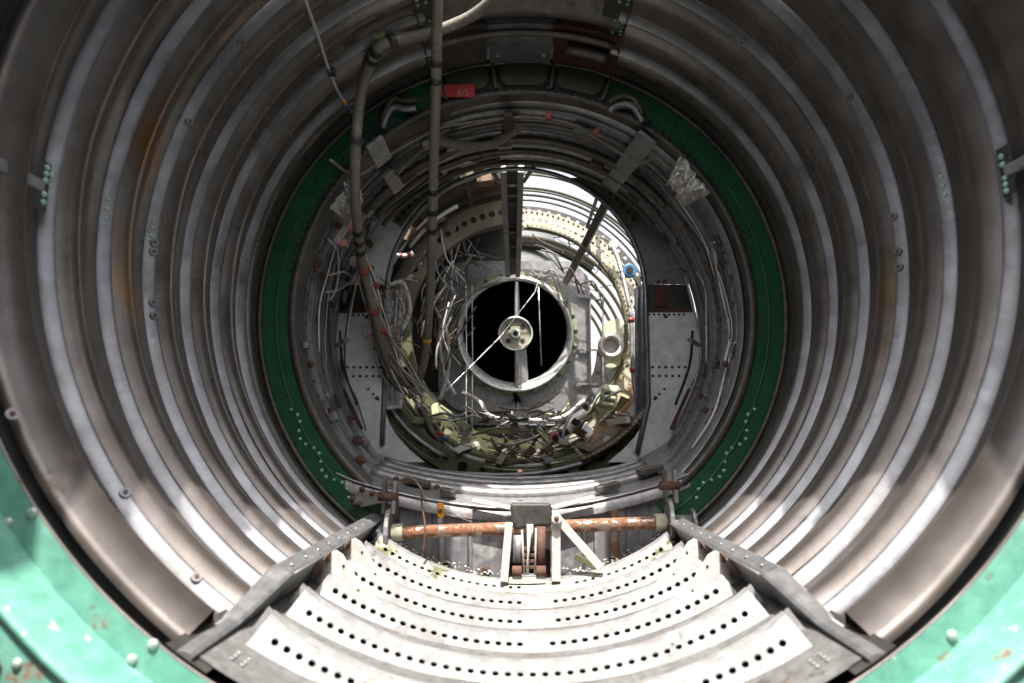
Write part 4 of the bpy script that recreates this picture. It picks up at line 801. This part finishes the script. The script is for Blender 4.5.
# upper-left loom in front of the dark skin, and right collar wires
l3 = thing('duct_side_loom', 'pale wires and pipes crowding one side of the duct mouth', 'wires', at(450, 330, 2.1))
for k in range(60):
    x0, y0 = rn.uniform(432, 480), rn.uniform(215, 330); d0 = rn.uniform(1.95, 2.2); x1, y1 = x0 + rn.uniform(-16, 36), y0 + rn.uniform(8, 70)
    if math.hypot(x1 - 515, y1 - 333) < 62: x1 -= 40
    MB().tube(spl([at(x0, y0, d0), at((x0 + x1) / 2 - 6, (y0 + y1) / 2 + 4, d0), at(x1, y1, d0 + .02)], 6), rn.choice([.0012, .0015, .002, .003]), 5).build('wire', rn.choice(['wire_grey', 'wire_white', 'hose_jacket', 'brown_skin', 'grey_steel', 'dark_steel']), l3)
for p in ([(430, 300), (446, 330), (448, 370), (440, 400)], [(452, 300), (440, 330), (444, 372), (455, 395)], [(500, 282), (476, 290), (456, 305), (440, 330)]):
    MB().tube(spl([at(*q, 2.12) for q in p]), .006, 8).build('pipe', rn.choice(['wire_grey', 'hose_jacket']), l3)
l4 = thing('bay_loom', 'dark thin wires trailing over the open bay beside the crown post', 'wires', at(560, 270, 2.1))
for k in range(26):
    x0, y0 = rn.uniform(526, 600), rn.uniform(225, 300); d0 = rn.uniform(2.05, 2.25)
    MB().tube(spl([at(x0, y0, d0), at(x0 + rn.uniform(4, 14), y0 + rn.uniform(-3, 8), d0), at(x0 + rn.uniform(16, 34), y0 + rn.uniform(6, 34), d0)], 6), rn.uniform(.0016, .003), 6).build('wire', rn.choice(['dark_frame', 'olive_primer', 'hose_jacket', 'rust', 'grey_steel']), l4)

rn = random.Random(23)
for k in range(54):                        # pipes that follow the shell
    y = rn.uniform(1.67, 2.3); r = rn.uniform(.385, .448); a0 = rn.uniform(-170, 40); a1 = a0 + rn.uniform(18, 60)
    if a1 > 75: a1 = 75
    MB().tube([tcyl(a, r, y + .02 * sin(a * .05)) for a in angs(a0, a1, 14)], rn.choice([.002, .0025, .003, .0045, .006]), 6).build('shell_pipe', rn.choice(['wire_grey', 'wire_white', 'hose_jacket', 'grey_steel', 'chromate_yellow', 'dark_steel', 'dark_frame']), ts)
for k in range(100):                       # clips, brackets and boxes fixed to the shell
    a = rn.uniform(-172, 78); y = rn.uniform(1.68, 2.34); r = rn.uniform(.40, .45); q = tcyl(a, r, y)
    MB().box(q, rn.uniform(.012, .06), rn.uniform(.012, .05), rn.uniform(.008, .03), Matrix.Rotation(rad(180 - a) + rn.uniform(-.3, .3), 3, 'Y')).build('bracket', rn.choice(['sill_metal', 'olive_primer', 'olive_primer', 'dark_frame', 'dark_steel', 'rust', 'brown_skin', 'grey_steel']), ts, bevel=.0015)
rvt = MB()
for y in (1.66, 1.80, 1.84, 2.02, 2.16, 2.2):
    for a in angs(20, 86, 34): q = tcyl(a, .4695, y); rvt.dome(q, Vector((0, 0, TZ)) - q, .0032, .0025, 6)
rvt.build('skin_rivets', 'bolt_head', ts, kind='stuff')
for a, y, r in ((50, 1.75, .017), (34, 1.72, .011)):
    q = tcyl(a, .394 - (y - 1.66) * .134 - .001, y); MB().cylin(q, Vector((0, 0, TZ)) - q, r, .003, 12).build('bare_patch', 'white_paint', yf)

rn = random.Random(41)
for k in range(44):                        # small fittings on the inner barrel, both sides
    a = rn.choice([-1, 1]) * rn.uniform(46, 128); y = rn.uniform(1.31, 1.60); q = cyl(a, .424, y)
    MB().box(q, rn.uniform(.008, .03), rn.uniform(.010, .03), rn.uniform(.006, .014), Matrix.Rotation(rad(180 - a), 3, 'Y')).build('fitting', rn.choice(['grey_steel', 'dark_frame', 'rust', 'sill_metal', 'dark_steel']), ib, bevel=.001)
for k in range(16):
    s_ = rn.choice([-1, 1]); a0 = rn.uniform(46, 110); y0 = rn.uniform(1.32, 1.58)
    MB().tube(spl([cyl(s_ * (a0 + t * rn.uniform(12, 22)), .421 - rn.uniform(0, .008), y0 + rn.uniform(-.02, .02)) for t in (0, .8, 1.6, 2.4)], 5), rn.choice([.0012, .0018, .0026]), 5).build('wire_run', rn.choice(['wire_grey', 'hose_jacket', 'dark_steel', 'wire_white']), ib)
